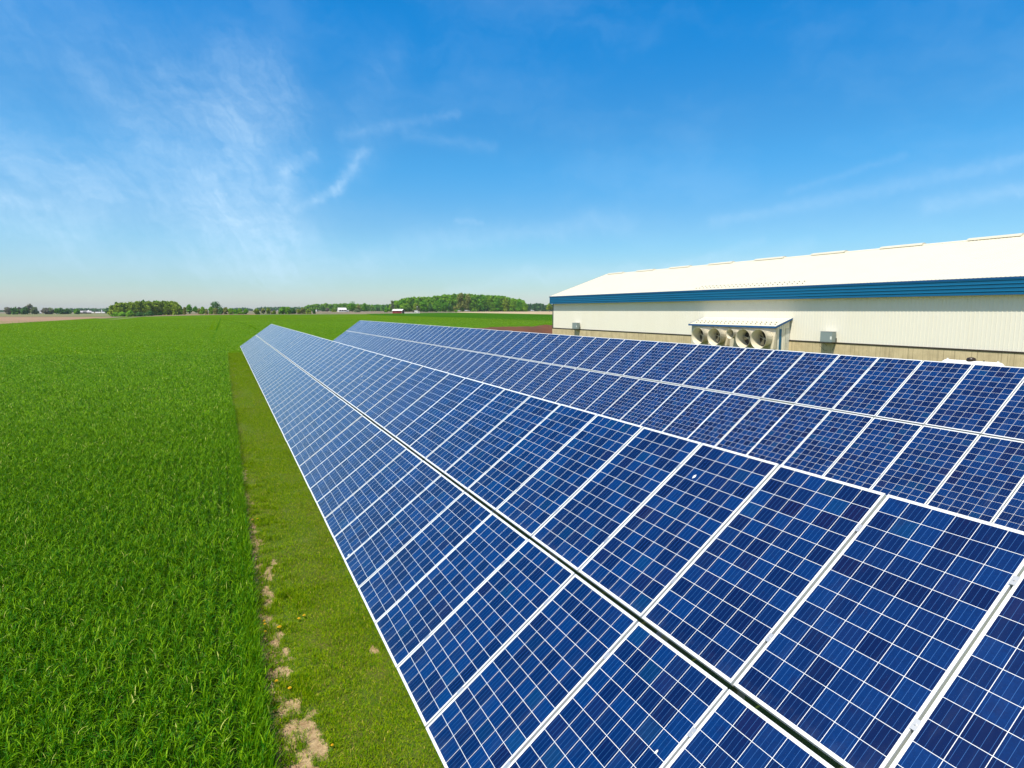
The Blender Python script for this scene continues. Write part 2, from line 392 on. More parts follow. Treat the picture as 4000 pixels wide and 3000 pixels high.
# ------------------------------------------------------------------ grass and wheat blades
def b_blade(c_lo, c_hi, c_dry, rough=.42, spec=.5, trans=.25):
    def f(t, b):
        a = t.new('ShaderNodeAttribute'); a.attribute_name = 'rnd'
        c = t.mix(a.outputs['Fac'], c4(c_lo), c4(c_hi)); c = t.mix(t.ramp(a.outputs['Fac'], .965, .985), c, c4(c_dry))
        t.link(c, b.inputs['Base Color']); b.inputs['Roughness'].default_value = rough; b.inputs['Specular IOR Level'].default_value = spec
        tr = t.new('ShaderNodeBsdfTranslucent'); t.link(c, tr.inputs['Color'])
        mx = t.new('ShaderNodeMixShader'); mx.inputs[0].default_value = trans
        t.link(b.outputs[0], mx.inputs[1]); t.link(tr.outputs[0], mx.inputs[2]); t.link(mx.outputs[0], t.n['Material Output'].inputs['Surface'])
    return f
M_wheat = mat('wheat_blades', build=b_blade((.018, .135, .0005), (.245, .45, .004), (.55, .60, .14), .5, .10, .22))
M_grass = mat('grass_blades', build=b_blade((.045, .185, .001), (.33, .43, .002), (.62, .52, .10), .6, .05, .22))
def blades(pts, h, wd, lean, nseg, seed, droop=.6, leandir=None, hbase=None):
    """pts (N,2); returns verts, quads, rnd for curved tapering strips"""
    rg = np.random.default_rng(seed); N = len(pts)
    a = rg.uniform(0, 2 * np.pi, N)
    if leandir is not None: a = np.where(rg.random(N) < leandir[1], leandir[0] + rg.normal(0, .7, N), a)
    H = h * rg.uniform(.65, 1.12, N); L = lean * rg.uniform(.3, 1.5, N)
    dx_, dy_ = np.cos(a), np.sin(a); b_ = a + np.pi / 2 + rg.normal(0, .7, N); wx, wy = np.cos(b_), np.sin(b_)
    W = wd * rg.uniform(.7, 1.3, N)
    z0 = gz(pts[:, 0], pts[:, 1]) + (hbase if hbase is not None else 0)
    V = np.zeros((N, nseg + 1, 2, 3), np.float32)
    for k in range(nseg + 1):
        s = k / nseg; q = s ** 1.7
        hz = H * (s - droop * .42 * L / np.maximum(H, .01) * s ** 3)
        ww = W * (1 - s ** 2.2) * .5 if k < nseg else W * .04
        if k == 0: ww = W * .35
        for j, sg in enumerate((-1, 1)):
            V[:, k, j, 0] = pts[:, 0] + dx_ * L * q + wx * ww * sg
            V[:, k, j, 1] = pts[:, 1] + dy_ * L * q + wy * ww * sg
            V[:, k, j, 2] = z0 + hz
    base = np.arange(N)[:, None] * (nseg + 1) * 2
    Q = np.stack([np.stack([base[:, 0] + 2 * k, base[:, 0] + 2 * k + 1, base[:, 0] + 2 * k + 3, base[:, 0] + 2 * k + 2], -1) for k in range(nseg)], 1).reshape(-1, 4)
    rn = np.repeat(rg.random(N), (nseg + 1) * 2)
    return V.reshape(-1, 3), Q, rn
def scatter(x0f, x1f, y0, y1, dens, rg, jit=None):
    n = int((y1 - y0) * 1)  # rows of strips one metre deep
    out = []
    for i in range(max(n, 1)):
        ya = y0 + i * (y1 - y0) / max(n, 1); yb = ya + (y1 - y0) / max(n, 1); ym = (ya + yb) / 2
        xa, xb = x0f(ym), x1f(ym); d_ = dens(ym) if callable(dens) else dens
        k = int((xb - xa) * (yb - ya) * d_)
        if k > 0: out.append(np.stack([rg.uniform(xa, xb, k), rg.uniform(ya, yb, k)], -1))
    return np.concatenate(out)
def merge(parts):
    Vs, Qs, Rs = [], [], []; n = 0
    for V, Q, r_ in parts: Vs.append(V); Qs.append(Q + n); Rs.append(r_); n += len(V)
    return np.concatenate(Vs), np.concatenate(Qs), np.concatenate(Rs)
rg = np.random.default_rng(5)
left = lambda y: -.30 * y - 2.2
pn = scatter(left, lambda y: WE, 3.6, 30, lambda y: 3200 if y < 13 else 2000 * min(1, (31 - y) / 9), rg)
pn[:, 0] += (pn[:, 0] > WE - .1) * (vnoise(pn[:, 1], pn[:, 1] * 0, .35, 4) - .5) * .08
# drilled rows: gather plants onto lines parallel to the strip edge
pn[:, 0] = np.where(rg.random(len(pn)) < .72, np.round(pn[:, 0] / .19) * .19 + rg.normal(0, .03, len(pn)) - .02, pn[:, 0])
pn = pn[rg.random(len(pn)) < .55 + 1.1 * fbm(pn[:, 0], pn[:, 1], .45, 91) ** 1.0]
hf = .8 + .4 * fbm(pn[:, 0], pn[:, 1], 1.4, 8)
hb = rg.random(len(pn)) ** .6 * .27 * hf
B_ = blades(pn, .125 * hf, .0115, .085, 3, 1, 1.0, None, hb); pw = np.repeat(1.0 + .8 * np.clip((24 - pn[:, 1]) / 18, 0, 1), 8); parts = [(B_[0], B_[1], B_[2] ** pw)]
pk = pn[::5]; B_ = blades(pk, .36, .011, .06, 2, 12, .4); parts.append((B_[0], B_[1], B_[2] * .6))
pe = scatter(lambda y: WE - .20, lambda y: WE + .01, 3.6, 30, 2400, rg)
B_ = blades(pe, .38, .012, .13, 3, 2, .8, (0.0, .55)); parts.append((B_[0], B_[1], B_[2] * .8))
pm = scatter(lambda y: left(y) - 1, lambda y: WE, 20, 71.4, lambda y: (700 if y < 42 else 420) * min(1, (y - 18) / 9), rg)
sz = 1 + (pm[:, 1] - 24) / 55
parts.append(blades(pm, .17 * (.8 + .4 * fbm(pm[:, 0], pm[:, 1], 2.0, 8)), .019 * sz, .13 * sz, 2, 3, 1.0, None, rg.random(len(pm)) ** .5 * .26))
pf = scatter(lambda y: -.42 * y - 4, lambda y: .12 * y + 60, 71.2, 150, lambda y: 60 - (y - 70) * .45, rg)
keep = ~((pf[:, 0] > 24) & (pf[:, 1] < 97 + 3 * np.sin(pf[:, 0] * .3))) & ~((pf[:, 0] > 38) & (pf[:, 1] < 72))
pf = pf[keep]
parts.append(blades(pf, .16, .05, .26, 1, 4, .8, None, rg.random(len(pf)) * .24))
TRK = [[at(862, 1243), at(856, 1262), at(845, 1290), at(828, 1338)], [at(838, 1243), at(822, 1300), at(800, 1360)], [at(868, 1246), at(940, 1262), at(980, 1275), at(1012, 1292)]]
def dtrk(P_):
    d = np.full(len(P_), 1e9)
    for tr_ in TRK:
        for a_, b_ in zip(tr_[:-1], tr_[1:]):
            a_ = np.array(a_[:2]); b_ = np.array(b_[:2]); ab = b_ - a_; h_ = np.clip(((P_ - a_) @ ab) / (ab @ ab), 0, 1)
            d = np.minimum(d, np.linalg.norm(P_ - a_ - h_[:, None] * ab, axis=1))
    return d
pg = scatter(lambda y: -.45 * y - 4, lambda y: .75 * y, 150, 330, lambda y: 4.6 - (y - 150) * .021, rg); pg = pg[dtrk(pg) > .5]
parts.append(blades(pg, .22, .13, .55, 1, 6, .8, None, .12))
V, Q, r_ = merge(parts)
ob = linkobj('wheat_crop', npmesh('wheat_crop', V, Q, M_wheat, {'rnd': r_}))
tag(ob, 'dense green young wheat crop filling the field left of the mown strip', 'wheat', kind='stuff')

pn = scatter(lambda y: WE + .02, lambda y: 2.05, 3.8, 22, lambda y: 8500 if y < 10 else 5500 * min(1, (23 - y) / 9), rg)
bm_ = bare(pn[:, 0], pn[:, 1]); pn = pn[(rg.random(len(pn)) > .84 * (bm_ + .7 * (fbm(pn[:, 0], pn[:, 1], .08, 71) - .5)) * 1.15) & (rg.random(len(pn)) < .5 + .8 * fbm(pn[:, 0], pn[:, 1], .3, 44))]
edge = np.clip(1.6 - np.abs(pn[:, 0] - .55) / .3, 0, 1) * np.clip(fbm(pn[:, 0], pn[:, 1], .22, 61) * 3 - 1.35, 0, 1)
hh = .042 * (.6 + .9 * fbm(pn[:, 0], pn[:, 1], .4, 51)) + edge * .085
parts = [blades(pn, hh, .0065, .034 + .03 * edge, 2, 7, .8, None, .028)]
pm = scatter(lambda y: WE + .02, lambda y: 2.0, 14, SY, lambda y: (2800 if y < 30 else 1500) * min(1, (y - 12) / 9), rg)
parts.append(blades(pm, .055, .0085 * (1 + (pm[:, 1] - 14) / 32), .04, 1, 8, .7, None, .028))
pu = scatter(lambda y: 2.05, lambda y: 10, 6, 70, 60, rg)
parts.append(blades(pu, .07, .012, .04, 1, 9, .7, None, .028))
V, Q, r_ = merge(parts)
ob = linkobj('mown_grass', npmesh('mown_grass', V, Q, M_grass, {'rnd': r_}))
tag(ob, 'short yellowish green mown grass between the wheat edge and the panels', 'grass', kind='stuff')

# soil clods in the wheat edge shade
def rock(c, s, rg):
    ph = rg.uniform(.7, 1.2, 6) * s
    p = [(ph[0], 0, 0), (0, ph[1], 0), (-ph[2], 0, 0), (0, -ph[3], 0), (0, 0, ph[4] * .8), (0, 0, -ph[5] * .6)]
    an = rg.uniform(0, 6.28); ca, sa = math.cos(an), math.sin(an)
    return [(c[0] + a * ca - b_ * sa, c[1] + a * sa + b_ * ca, c[2] + d_) for a, b_, d_ in p]
mb = MB(); rg2 = np.random.default_rng(3)
for i in range(3800):
    x = WE + abs(rg2.normal(0, .13)); y = 4.2 + rg2.random() ** 1.3 * 12
    if float(bare(x, y)) < .15 and rg2.random() < .75: continue
    s = rg2.uniform(.005, .017); n = len(mb.v); mb.v += rock((x, y, zz(x, y) + .034 + s * .3), s, rg2)
    for q in ((0, 1, 4), (1, 2, 4), (2, 3, 4), (3, 0, 4), (1, 0, 5), (2, 1, 5), (3, 2, 5), (0, 3, 5)): mb.f.append(tuple(n + k for k in q))
ob = mb.build('soil_clods', mat('clod', (.30, .19, .10), .95)); tag(ob, 'small loose clods of dry tan soil along the wheat edge', 'soil clods', kind='stuff')

# ------------------------------------------------------------------ dandelions and a dry stalk
M_yel = mat('dandelion_yellow', (.80, .50, .01), .6); M_stem = mat('stem_green', (.08, .17, .02), .6)
def frac(px, py):
    d = ray(px, py); k = (CAM_Z - .05) / -d.z; return (d.x * k, d.y * k)
dl = [(968, 2043, 'small yellow dandelion at the far left of the cluster by the wheat edge'), (987, 2037, 'yellow dandelion in the middle of the far cluster by the wheat edge'),
      (1006, 2034, 'yellow dandelion at the right of the far cluster by the wheat edge'), (1168, 2426, 'yellow dandelion standing left of its pair out in the mown grass'),
      (1188, 2414, 'yellow dandelion standing right of its pair out in the mown grass'), (1033, 2436, 'yellow dandelion topmost of the three beside the dark wheat edge'),
      (1035, 2448, 'yellow dandelion in the middle of the three beside the wheat edge'), (1092, 2459, 'large yellow dandelion just above a narrow bare soil patch'),
      (1036, 2477, 'yellow dandelion lowest of the three beside the wheat edge'), (1080, 2672, 'yellow dandelion right beside the pale dry stalk'),
      (1132, 2700, 'dull yellow dandelion in a dark grass tuft right of the dry stalk'), (1298, 2925, 'small yellow dandelion alone in the grass near the photo bottom')]
for i, (px, py, lab) in enumerate(dl):
    x, y = frac(px, py); z = zz(x, y) + .03; s = 1.5 if 'large' in lab else (.7 if 'small' in lab else 1.0)
    e = empty('dandelion', (x, y, z)); tag(e, lab, 'dandelion', 'dandelions in the mown strip')
    h = .06
    MB().tube([(0, 0, 0), (.004, 0, h * .5), (0, .003, h)], .0022, 5).build('stem', M_stem, e)
    mb = MB(); rr = .021 * s
    for ring, (ra, hz, k) in enumerate(((rr, .004, 14), (rr * .7, .010, 11), (rr * .4, .014, 7))):
        for j in range(k):
            an = 2 * math.pi * (j + ring * .5) / k; ca, sa = math.cos(an), math.sin(an); wq = rr * .16
            mb.quad((-sa * wq * .5, ca * wq * .5, h), (sa * wq * .5, -ca * wq * .5, h), (ca * ra + sa * wq, sa * ra - ca * wq, h + hz), (ca * ra - sa * wq, sa * ra + ca * wq, h + hz))
    mb.lathe([(-.006, .003), (0, rr * .35), (.006, rr * .3), (.009, .0005)], (0, 0, h), (0, 0, 1), 8)
    mb.build('flower_head', M_yel, e)
    mb = MB()
    for j in range(6):
        an = j * 1.05; L = .05; ca, sa = math.cos(an), math.sin(an)
        mb.quad((-sa * .003, ca * .003, .004), (sa * .003, -ca * .003, .004), (ca * L * .7 + sa * .008, sa * L * .7 - ca * .008, .022), (ca * L - sa * .001, sa * L + ca * .001, .012))
    mb.build('leaf_rosette', M_stem, e)
a = frac(1061, 2663); b_ = frac(1066, 2690); c_ = frac(1075, 2704)
ob = MB().tube([(a[0], a[1], .06), (b_[0], b_[1], .045), (c_[0], c_[1], .03)], [.005, .006, .004], 6).build('dry_stalk', mat('straw', (.62, .50, .28), .7))
tag(ob, 'pale bent dry stalk lying in the grass beside a dandelion', 'stalk')

# ------------------------------------------------------------------ solar panels
TILT = R(36.2); PW_ = .992; PL = 1.956; PITCHX = 1.012
def b_cells(t, b):
    """object space: x across 0..PW_, y up the slope 0..PL"""
    o = opos(t); x, y, _ = t.sep(o); oi = t.new('ShaderNodeObjectInfo').outputs['Random']
    cs, gp = .1559, .0032; mx = (PW_ - 6 * cs - 5 * gp) / 2; my = (PL - 12 * cs - 11 * gp) / 2
    px_ = (cs + gp)
    def axis(v, m0, n):
        u = t.m('DIVIDE', t.m('SUBTRACT', v, m0 - gp / 2), px_); fl = t.m('FLOOR', u); fr = t.m('SUBTRACT', u, fl)
        ingrid = t.m('MULTIPLY', t.m('GREATER_THAN', u, 0.0), t.m('LESS_THAN', u, float(n)))
        g = gp / px_ / 2
        cell = t.m('MULTIPLY', t.m('GREATER_THAN', fr, g), t.m('LESS_THAN', fr, 1 - g))
        return fl, fr, t.m('MULTIPLY', ingrid, cell), ingrid
    fx, rx, cx, ix = axis(x, mx, 6); fy, ry, cy, iy = axis(y, my, 12)
    cell = t.m('MULTIPLY', cx, cy)
    bb = t.m('FRACT', t.m('MULTIPLY', rx, 4.0)); bus = t.m('LESS_THAN', t.m('ABSOLUTE', t.m('SUBTRACT', bb, .5)), .022)
    seed = t.v('ADD', t.comb(fx, fy, 0.0), t.v('SCALE', (17.3, 31.7, 53.1), oi))
    wn_ = t.new('ShaderNodeTexWhiteNoise'); wn_.noise_dimensions = '3D'; t.link(t.v('FLOOR', t.v('ADD', t.v('SCALE', seed, 7.0), (.5, .5, .5))), wn_.inputs['Vector'])
    r1, r2, r3 = t.sep(wn_.outputs['Color'])
    big = t.noise(t.v('ADD', o, t.v('SCALE', seed, .37)), 9.0, 2)
    vor = t.new('ShaderNodeTexVoronoi'); vor.inputs['Scale'].default_value = 90; t.link(t.v('ADD', o, seed), vor.inputs['Vector'])
    vcol = t.sep(vor.outputs['Color'])[0]
    c = t.mix(t.ramp(r1, 0, 1), (.0002, .0070, .056, 1), (.0002, .024, .125, 1))
    c = t.mix(t.ramp(r2, .90, 1.0, 0, .55), c, (.007, .004, .040, 1))
    c = t.mix(t.ramp(r3, .92, 1.0, 0, .5), c, (.001, .045, .14, 1))
    c = t.mix(t.ramp(big, .55, .8, 0, .35), c, (.008, .005, .042, 1))
    c = t.mix(t.m('MULTIPLY', vcol, .28), c, (.0006, .006, .042, 1))
    c = t.mix(t.m('MULTIPLY', bus, .5), c, (.07, .22, .55, 1))
    # fine ribbon line in the white end margins
    e1 = t.m('SUBTRACT', y, my * .62 + .001); e2 = t.m('SUBTRACT', y, PL - my * .62 - .001)
    rb = t.m('ADD', t.m('LESS_THAN', t.m('ABSOLUTE', e1), .0022), t.m('LESS_THAN', t.m('ABSOLUTE', e2), .0022))
    seggap = t.m('LESS_THAN', t.m('FRACT', t.m('MULTIPLY', t.m('ADD', fx, rx), .5)), .93)
    white = t.mix(t.m('MULTIPLY', t.m('MULTIPLY', rb, seggap), .55), (.84, .85, .84, 1), (.40, .42, .38, 1))
    dust = t.ramp(t.noise(t.v('ADD', o, t.v('SCALE', seed, 3)), 210, 1), .80, .84, 0, .5)
    c = t.mix(dust, c, (.20, .28, .42, 1))
    so_ = t.v('ADD', o, t.v('SCALE', (3.1, 7.7, 1.3), t.m('MULTIPLY', oi, 20.0)))
    film = t.m('MULTIPLY', t.ramp(t.noise(t.v('MULTIPLY', so_, (3.0, .55, 1)), 1.8, 5, .65), .48, .80), t.ramp(y, 0.0, 1.4, .03, .015))
    lowd = t.m('MULTIPLY', t.ramp(y, .015, .13, 1, 0), t.ramp(t.noise(so_, 16, 3), .35, .7, .0, .03))
    full = t.mix(t.m('ADD', film, lowd), t.mix(cell, white, c), (.42, .43, .40, 1))
    t.link(full, b.inputs['Base Color']); t.link(t.m('ADD', t.m('MULTIPLY', film, 1.5), .20), b.inputs['Roughness'])
    if 1: pass
    b.inputs['Specular IOR Level'].default_value = .55
    pass
M_cells = mat('solar_cells', build=b_cells)
M_frame = mat('panel_frame', (.80, .80, .79), .42, .25)
M_alu = mat('aluminium', (.62, .62, .61), .4, .7)
M_galv = mat('galvanised_steel', (.42, .43, .43), .5, .6)
M_back = mat('backsheet', (.75, .76, .75), .6)
def frame_mesh():
    mb = MB(); lip, d, fw = .012, .040, .012
    L = .020
    mb.box(0, PW_, 0, L, -d, .0015); mb.box(0, PW_, PL - L, PL, -d, .0015)
    mb.box(0, fw, L, PL - L, -d, .0015); mb.box(PW_ - fw, PW_, L, PL - L, -d, .0015)
    return mb.mesh('frame', M_frame)
def sheet_mesh():
    mb = MB(); mb.box(.012, PW_ - .012, .020, PL - .020, -.007, -.0005)
    return mb.mesh('cell_sheet', M_cells)
def clamp_mesh():
    mb = MB(); mb.box(-.018, .018, -.035, .035, .0016, .0055); mb.box(-.0085, .0085, -.03, .03, -.045, .0016)
    mb.tube([(0, 0, .0055), (0, 0, .012)], .007, 6)
    return mb.mesh('clamp', M_alu)
FM, SM_, CM = frame_mesh(), sheet_mesh(), clamp_mesh()
ORD = ['', 'first', 'second', 'third', 'fourth', 'fifth', 'sixth', 'seventh', 'eighth', 'ninth', 'tenth', 'eleventh', 'twelfth', 'thirteenth', 'fourteenth', 'fifteenth', 'sixteenth', 'seventeenth', 'eighteenth', 'nineteenth', 'twentieth']
TENS = ['', '', 'twenty', 'thirty', 'forty', 'fifty', 'sixty', 'seventy']
def ordi(n):
    if n <= 20: return ORD[n]
    a, b_ = divmod(n, 10); return TENS[a] + '-' + ORD[b_] if b_ else TENS[a][:-1] + 'ieth'
droppings = {}
def panel(row, tier, x0, z0, yg, pitch, lab, clamps):
    S = 0 if tier == 'lower' else PL + .040
    # local x runs towards the camera side so that local y climbs the slope and local z points up
    e = empty('solar_panel', (x0 + S * math.cos(TILT), yg + pitch - .010, z0 + S * math.sin(TILT)))
    e.location += Vector((random.gauss(0, .0015), random.gauss(0, .001), random.gauss(0, .002)))
    e.rotation_euler = (Matrix(((0, math.cos(TILT), -math.sin(TILT)), (-1, 0, 0), (0, math.sin(TILT), math.cos(TILT)))) @ Matrix.Rotation(random.gauss(0, .0012), 3, 'X') @ Matrix.Rotation(random.gauss(0, .0012), 3, 'Y')).to_euler()
    tag(e, lab, 'solar panel', 'solar panels in the %s row' % row)
    linkobj('frame', FM, e); linkobj('cell_sheet', SM_, e)
    if clamps:
        for f_ in (.22, .80):
            c = linkobj('clamp', CM, e); c.location = (-.010, PL * f_, 0)
    return e
def px_of(p):
    v = Vector(p) - Vector((0, 0, CAM_Z)); d = v.dot(FW)
    return (2000 + FPX * v.dot(RT) / d, 1500 - FPX * v.dot(UP) / d) if d > .1 else (1e9, 1e9)
ROWS = [('front', 1.46, .78, 4.85, 1.012, {'lower': -3, 'upper': -5}, 64), ('rear', 10.99, 1.10, 7.03, 1.0115, {'lower': -3, 'upper': -3}, 62)]
nseen = 0; LOWER1 = {}
for row, x0, z0, y0, pit, i0, n in ROWS:
    for tier in ('lower', 'upper'):
        for i in range(-5, i0[tier]):     # next panels of the row, just outside the picture
            panel(row, tier, x0, z0, y0 + i * pit, pit, 'blue solar panel in %s tier of %s row, just beyond the photo edge' % (tier, row), True)
        cnt = n - i0[tier]; half = cnt // 2
        for k, i in enumerate(range(i0[tier], n)):
            # first panel with any part in the picture is number one
            near = k + 1; far = n - i
            if near <= 34: where = '%s from near end' % ordi(near)
            else: where = '%s from far end' % ordi(far)
            if near == 1: where = 'nearest, cut by photo edge'
            if far == 1: where = 'very last at far end'
            big = 'large ' if (row == 'front' and k < 6) else ''
            lab = '%sblue solar panel in %s tier of %s row, %s' % (big, tier, row, where)
            e = panel(row, tier, x0, z0, y0 + i * pit, pit, lab, k < 14 or (row == 'front' and k < 20))
            if row == 'front': LOWER1[(tier, i)] = e
# bird droppings on four panels: located by where they lie
M_drop = mat('dropping_white', (.78, .77, .72), .8)
Minv = None
for (px, py, s) in ((2712, 1862, .022), (1413, 1471, .03), (1361, 2168, .02), (2564, 2935, .014)):
    d = ray(px, py); nrm = Vector((-math.sin(TILT), 0, math.cos(TILT))); p0 = Vector((1.46, 0, .78)); c0 = Vector((0, 0, CAM_Z))
    k = (p0 - c0).dot(nrm) / d.dot(nrm); p = c0 + d * k
    i = int((p.y - 4.85) // 1.012); Sx = (p.x - 1.46) / math.cos(TILT); tier = 'lower' if Sx < 1.97 else 'upper'
    e = LOWER1.get((tier, i))
    if not e: continue
    lx = e.location.y - p.y; ly = Sx - (0 if tier == 'lower' else PL + .04)
    mb = MB(); pts = []
    for q in range(12):
        an = q * math.pi / 6; rr = s * random.uniform(.6, 1.15); pts.append((lx + rr * math.cos(an) * .8, ly + rr * 1.3 * math.sin(an), .0022))
    mb.poly(pts); n = len(mb.v); ctr = (lx, ly, .005); mb.v.append(ctr)
    for q in range(12): mb.f.append((q, (q + 1) % 12, n))
    ob = mb.build('bird_dropping', M_drop, e)
    e['label'] = e['label'].replace('blue solar panel in', 'solar panel with bird dropping in')
# racks under the rows
def rack(x0, z0, y0, y1, lab):
    e = empty('panel_rack', (x0, y0, zz(x0, y0))); tag(e, lab, 'panel rack', 'steel racks carrying the panel rows')
    ox, oy, oz = e.location
    c, s = math.cos(TILT), math.sin(TILT)
    def P(S, y, n): return (x0 + S * c - n * s * -1 * -1, y, z0 + S * s + n * c)
    def pt(S, y, dn): return Vector((x0 + S * c + dn * s - ox, y - oy, z0 + S * s - dn * c - oz))
    for S in (PL * .22, PL * .80, PL + .04 + PL * .22, PL + .04 + PL * .80):
        mb = MB(); a, b_ = pt(S - .02, y0, .045), pt(S - .02, y1, .045)
        M = Matrix.Rotation(-TILT, 4, 'Y')
        mb.box(-.025, .025, 0, y1 - y0, -.07, 0, Matrix.Translation(pt(S, y0, .043)) @ M); mb.build('purlin', M_galv, e)
    n = int((y1 - y0) / 3.4)
    for k in range(n + 1):
        y = y0 + .5 + k * (y1 - y0 - 1) / n
        mb = MB(); mb.box(0, 3.7, -.03, .03, -.09, 0, Matrix.Translation(pt(.12, y, .118)) @ Matrix.Rotation(-TILT, 4, 'Y')); mb.build('rafter', M_galv, e)
        for S in (.55, 3.1):
            q = pt(S, y, .22); g = zz(x0 + S * c, y) - oz
            mb = MB(); mb.box(q.x - .05, q.x + .05, q.y - .035, q.y + .035, g - .3, q.z + .02); mb.build('post', M_galv, e)
rack(1.46, .78, -.25, 69.5, 'galvanised steel rack under the front row of solar panels')
rack(10.99, 1.10, 2.0, 69.6, 'galvanised steel rack under the rear row of solar panels')

# ------------------------------------------------------------------ barn
def b_sheetmetal(c, dirt, amt=.25):
    def f(t, b):
        p = gpos(t); n = t.noise(t.v('MULTIPLY', p, (1, 1, .18)), .55, 4); n2 = t.noise(p, 3.0, 3)
        cc = t.mix(t.ramp(n, .4, .72, 0, amt), c4(c), c4(dirt)); cc = t.mix(t.ramp(n2, .55, .8, 0, amt * .5), cc, c4(dirt))
        t.link(cc, b.inputs['Base Color']); b.inputs['Roughness'].default_value = .42; b.inputs['Specular IOR Level'].default_value = .35
        bump(t, b, t.noise(t.v('MULTIPLY', p, (1, 1, .5)), .9, 2), .25, .03)
    return f
M_wall = mat('white_wall_sheet', build=b_sheetmetal((.86, .81, .685), (.78, .72, .57)))
M_roof = mat('white_roof_sheet', build=b_sheetmetal((.66, .62, .50), (.60, .56, .44), .25))
M_blue = mat('blue_trim_sheet', build=b_sheetmetal((.003, .13, .27), (.003, .11, .23)))
M_dkblue = mat('blue_trim', (.006, .085, .25), .45)
M_brown = mat('dark_base_trim', (.035, .025, .012), .6)
def b_conc(t, b):
    p = gpos(t); _, y, z = t.sep(p)
    n = t.noise(p, 1.3, 5, .6); n2 = t.noise(t.v('MULTIPLY', p, (1, 3.5, .15)), 2.2, 4, .6); pits = t.noise(p, 11, 2)
    fr = t.m('FRACT', t.m('DIVIDE', y, .305)); seam = t.m('LESS_THAN', t.m('ABSOLUTE', t.m('SUBTRACT', fr, .5)), .035)
    seam = t.m('MULTIPLY', seam, t.ramp(n2, .35, .65, .1, .8))
    c = t.mix(t.ramp(n, .3, .7), (.66, .53, .31, 1), (.53, .42, .24, 1)); c = t.mix(t.ramp(n2, .5, .8, 0, .6), c, (.27, .22, .13, 1))
    c = t.mix(t.ramp(pits, .72, .76, 0, .7), c, (.15, .12, .08, 1)); c = t.mix(seam, c, (.16, .12, .07, 1))
    t.link(c, b.inputs['Base Color']); b.inputs['Roughness'].default_value = .9; bump(t, b, n, .4, .02)
M_conc = mat('concrete_wall', build=b_conc)
BX, BY0, BY1 = 40.0, -14.0, 70.3; RX, RZ = 48.61, 9.56; EX, EZ = 39.58, 6.42; BZB, BZS = 2.21, 5.46
barn = empty('barn', (BX, BY0, .8)); tag(barn, 'long white metal barn with blue fascia, white roof and concrete base wall', 'barn')
def rel(o, e): # geometry was written in world coordinates; shift the mesh so that it sits under its empty
    o.data.transform(Matrix.Translation(-Vector(e.location))); return o
def ribs(mb, fixed, y0, y1, z0f, z1f, sp=.2286, dep=.019, sign=-1, axis='y'):
    """ribbed sheet: profile runs along y (or x), extruded in z; fixed = coordinate of the flat, ribs stick out by dep"""
    n = int(round((y1 - y0) / sp)); prof = []
    for k in range(n):
        b0 = y0 + k * sp; prof += [(b0, 0), (b0 + sp * .76, 0), (b0 + sp * .83, 1), (b0 + sp * .93, 1)]
    prof.append((y0 + n * sp, 0))
    for (a, p), (c, q) in zip(prof[:-1], prof[1:]):
        A = fixed + sign * dep * p; B = fixed + sign * dep * q
        za0, za1, zb0, zb1 = z0f(a), z1f(a), z0f(c), z1f(c)
        if axis == 'y': mb.quad((A, a, za0), (B, c, zb0), (B, c, zb1), (A, a, za1))
        else: mb.quad((a, A, za0), (c, B, zb0), (c, B, zb1), (a, A, za1))
    return mb
mb = MB(); ribs(mb, BX, BY0, BY1 - .10, lambda y: BZB, lambda y: 6.0, dep=.019)
rel(mb.build('wall_sheet', M_wall, barn), barn)
mb = MB(); ex2 = 2 * RX - BX   # far long wall and both gables
mb.quad((ex2, BY0, 2.2), (ex2, BY1, 2.2), (ex2, BY1, 6.0), (ex2, BY0, 6.0))
for y in (BY0, BY1): mb.poly([(BX, y, 2.2), (ex2, y, 2.2), (ex2, y, 6.3), (RX, y, RZ - .12), (BX, y, 6.3)])
o = rel(mb.build('gable_wall', M_wall, barn), barn)
mb = MB(); mb.box(BX - .06, BX + .14, BY0, BY1 + .03, .3, BZB); mb.box(ex2 - .1, ex2 + .06, BY0, BY1, .3, 2.2); mb.box(BX + .14, ex2 - .1, BY1 - .2, BY1 + .03, .3, 2.2); mb.box(BX + .14, ex2 - .1, BY0, BY0 + .2, .3, 2.2)
rel(mb.build('base_wall', M_conc, barn), barn)
mb = MB(); mb.box(BX - .085, BX + .02, BY0, BY1 + .05, BZB - .045, BZB + .055); rel(mb.build('base_trim', M_brown, barn), barn)
mb = MB(); mb.box(BX - .035, BX + .1, BY1 - .10, BY1 + .05, BZB + .056, 5.95); rel(mb.build('corner_trim', mat('corner_trim', (.10, .12, .10), .5), barn), barn)
# roof: ribbed, both slopes
mb = MB(); sp = .2286; nr = int((BY1 + .25 - BY0) / sp); sl_ = (RZ - EZ) / (RX - EX)
prof = []
for k in range(nr + 1):
    b0 = BY1 + .25 - k * sp; prof += [(b0, 0), (b0 - sp * .76, 0), (b0 - sp * .83, 1), (b0 - sp * .93, 1)]
prof = [(y, q) for y, q in prof if y > BY0 - .2]
for (a, p), (c, q) in zip(prof[:-1], prof[1:]):
    za, zb = .022 * p, .022 * q
    mb.quad((EX - .03, a, EZ + za), (EX - .03, c, EZ + zb), (RX, c, RZ + zb), (RX, a, RZ + za))
ye, yf = prof[0][0], prof[-1][0]
mb.quad((2 * RX - EX, ye, EZ), (2 * RX - EX, yf, EZ), (RX + .002, yf, RZ), (RX + .002, ye, RZ))
mb.quad((EX, ye, EZ - .06), (EX, yf, EZ - .06), (RX, yf, RZ - .06), (RX, ye, RZ - .06))
rel(mb.build('roof', M_roof, barn), barn)
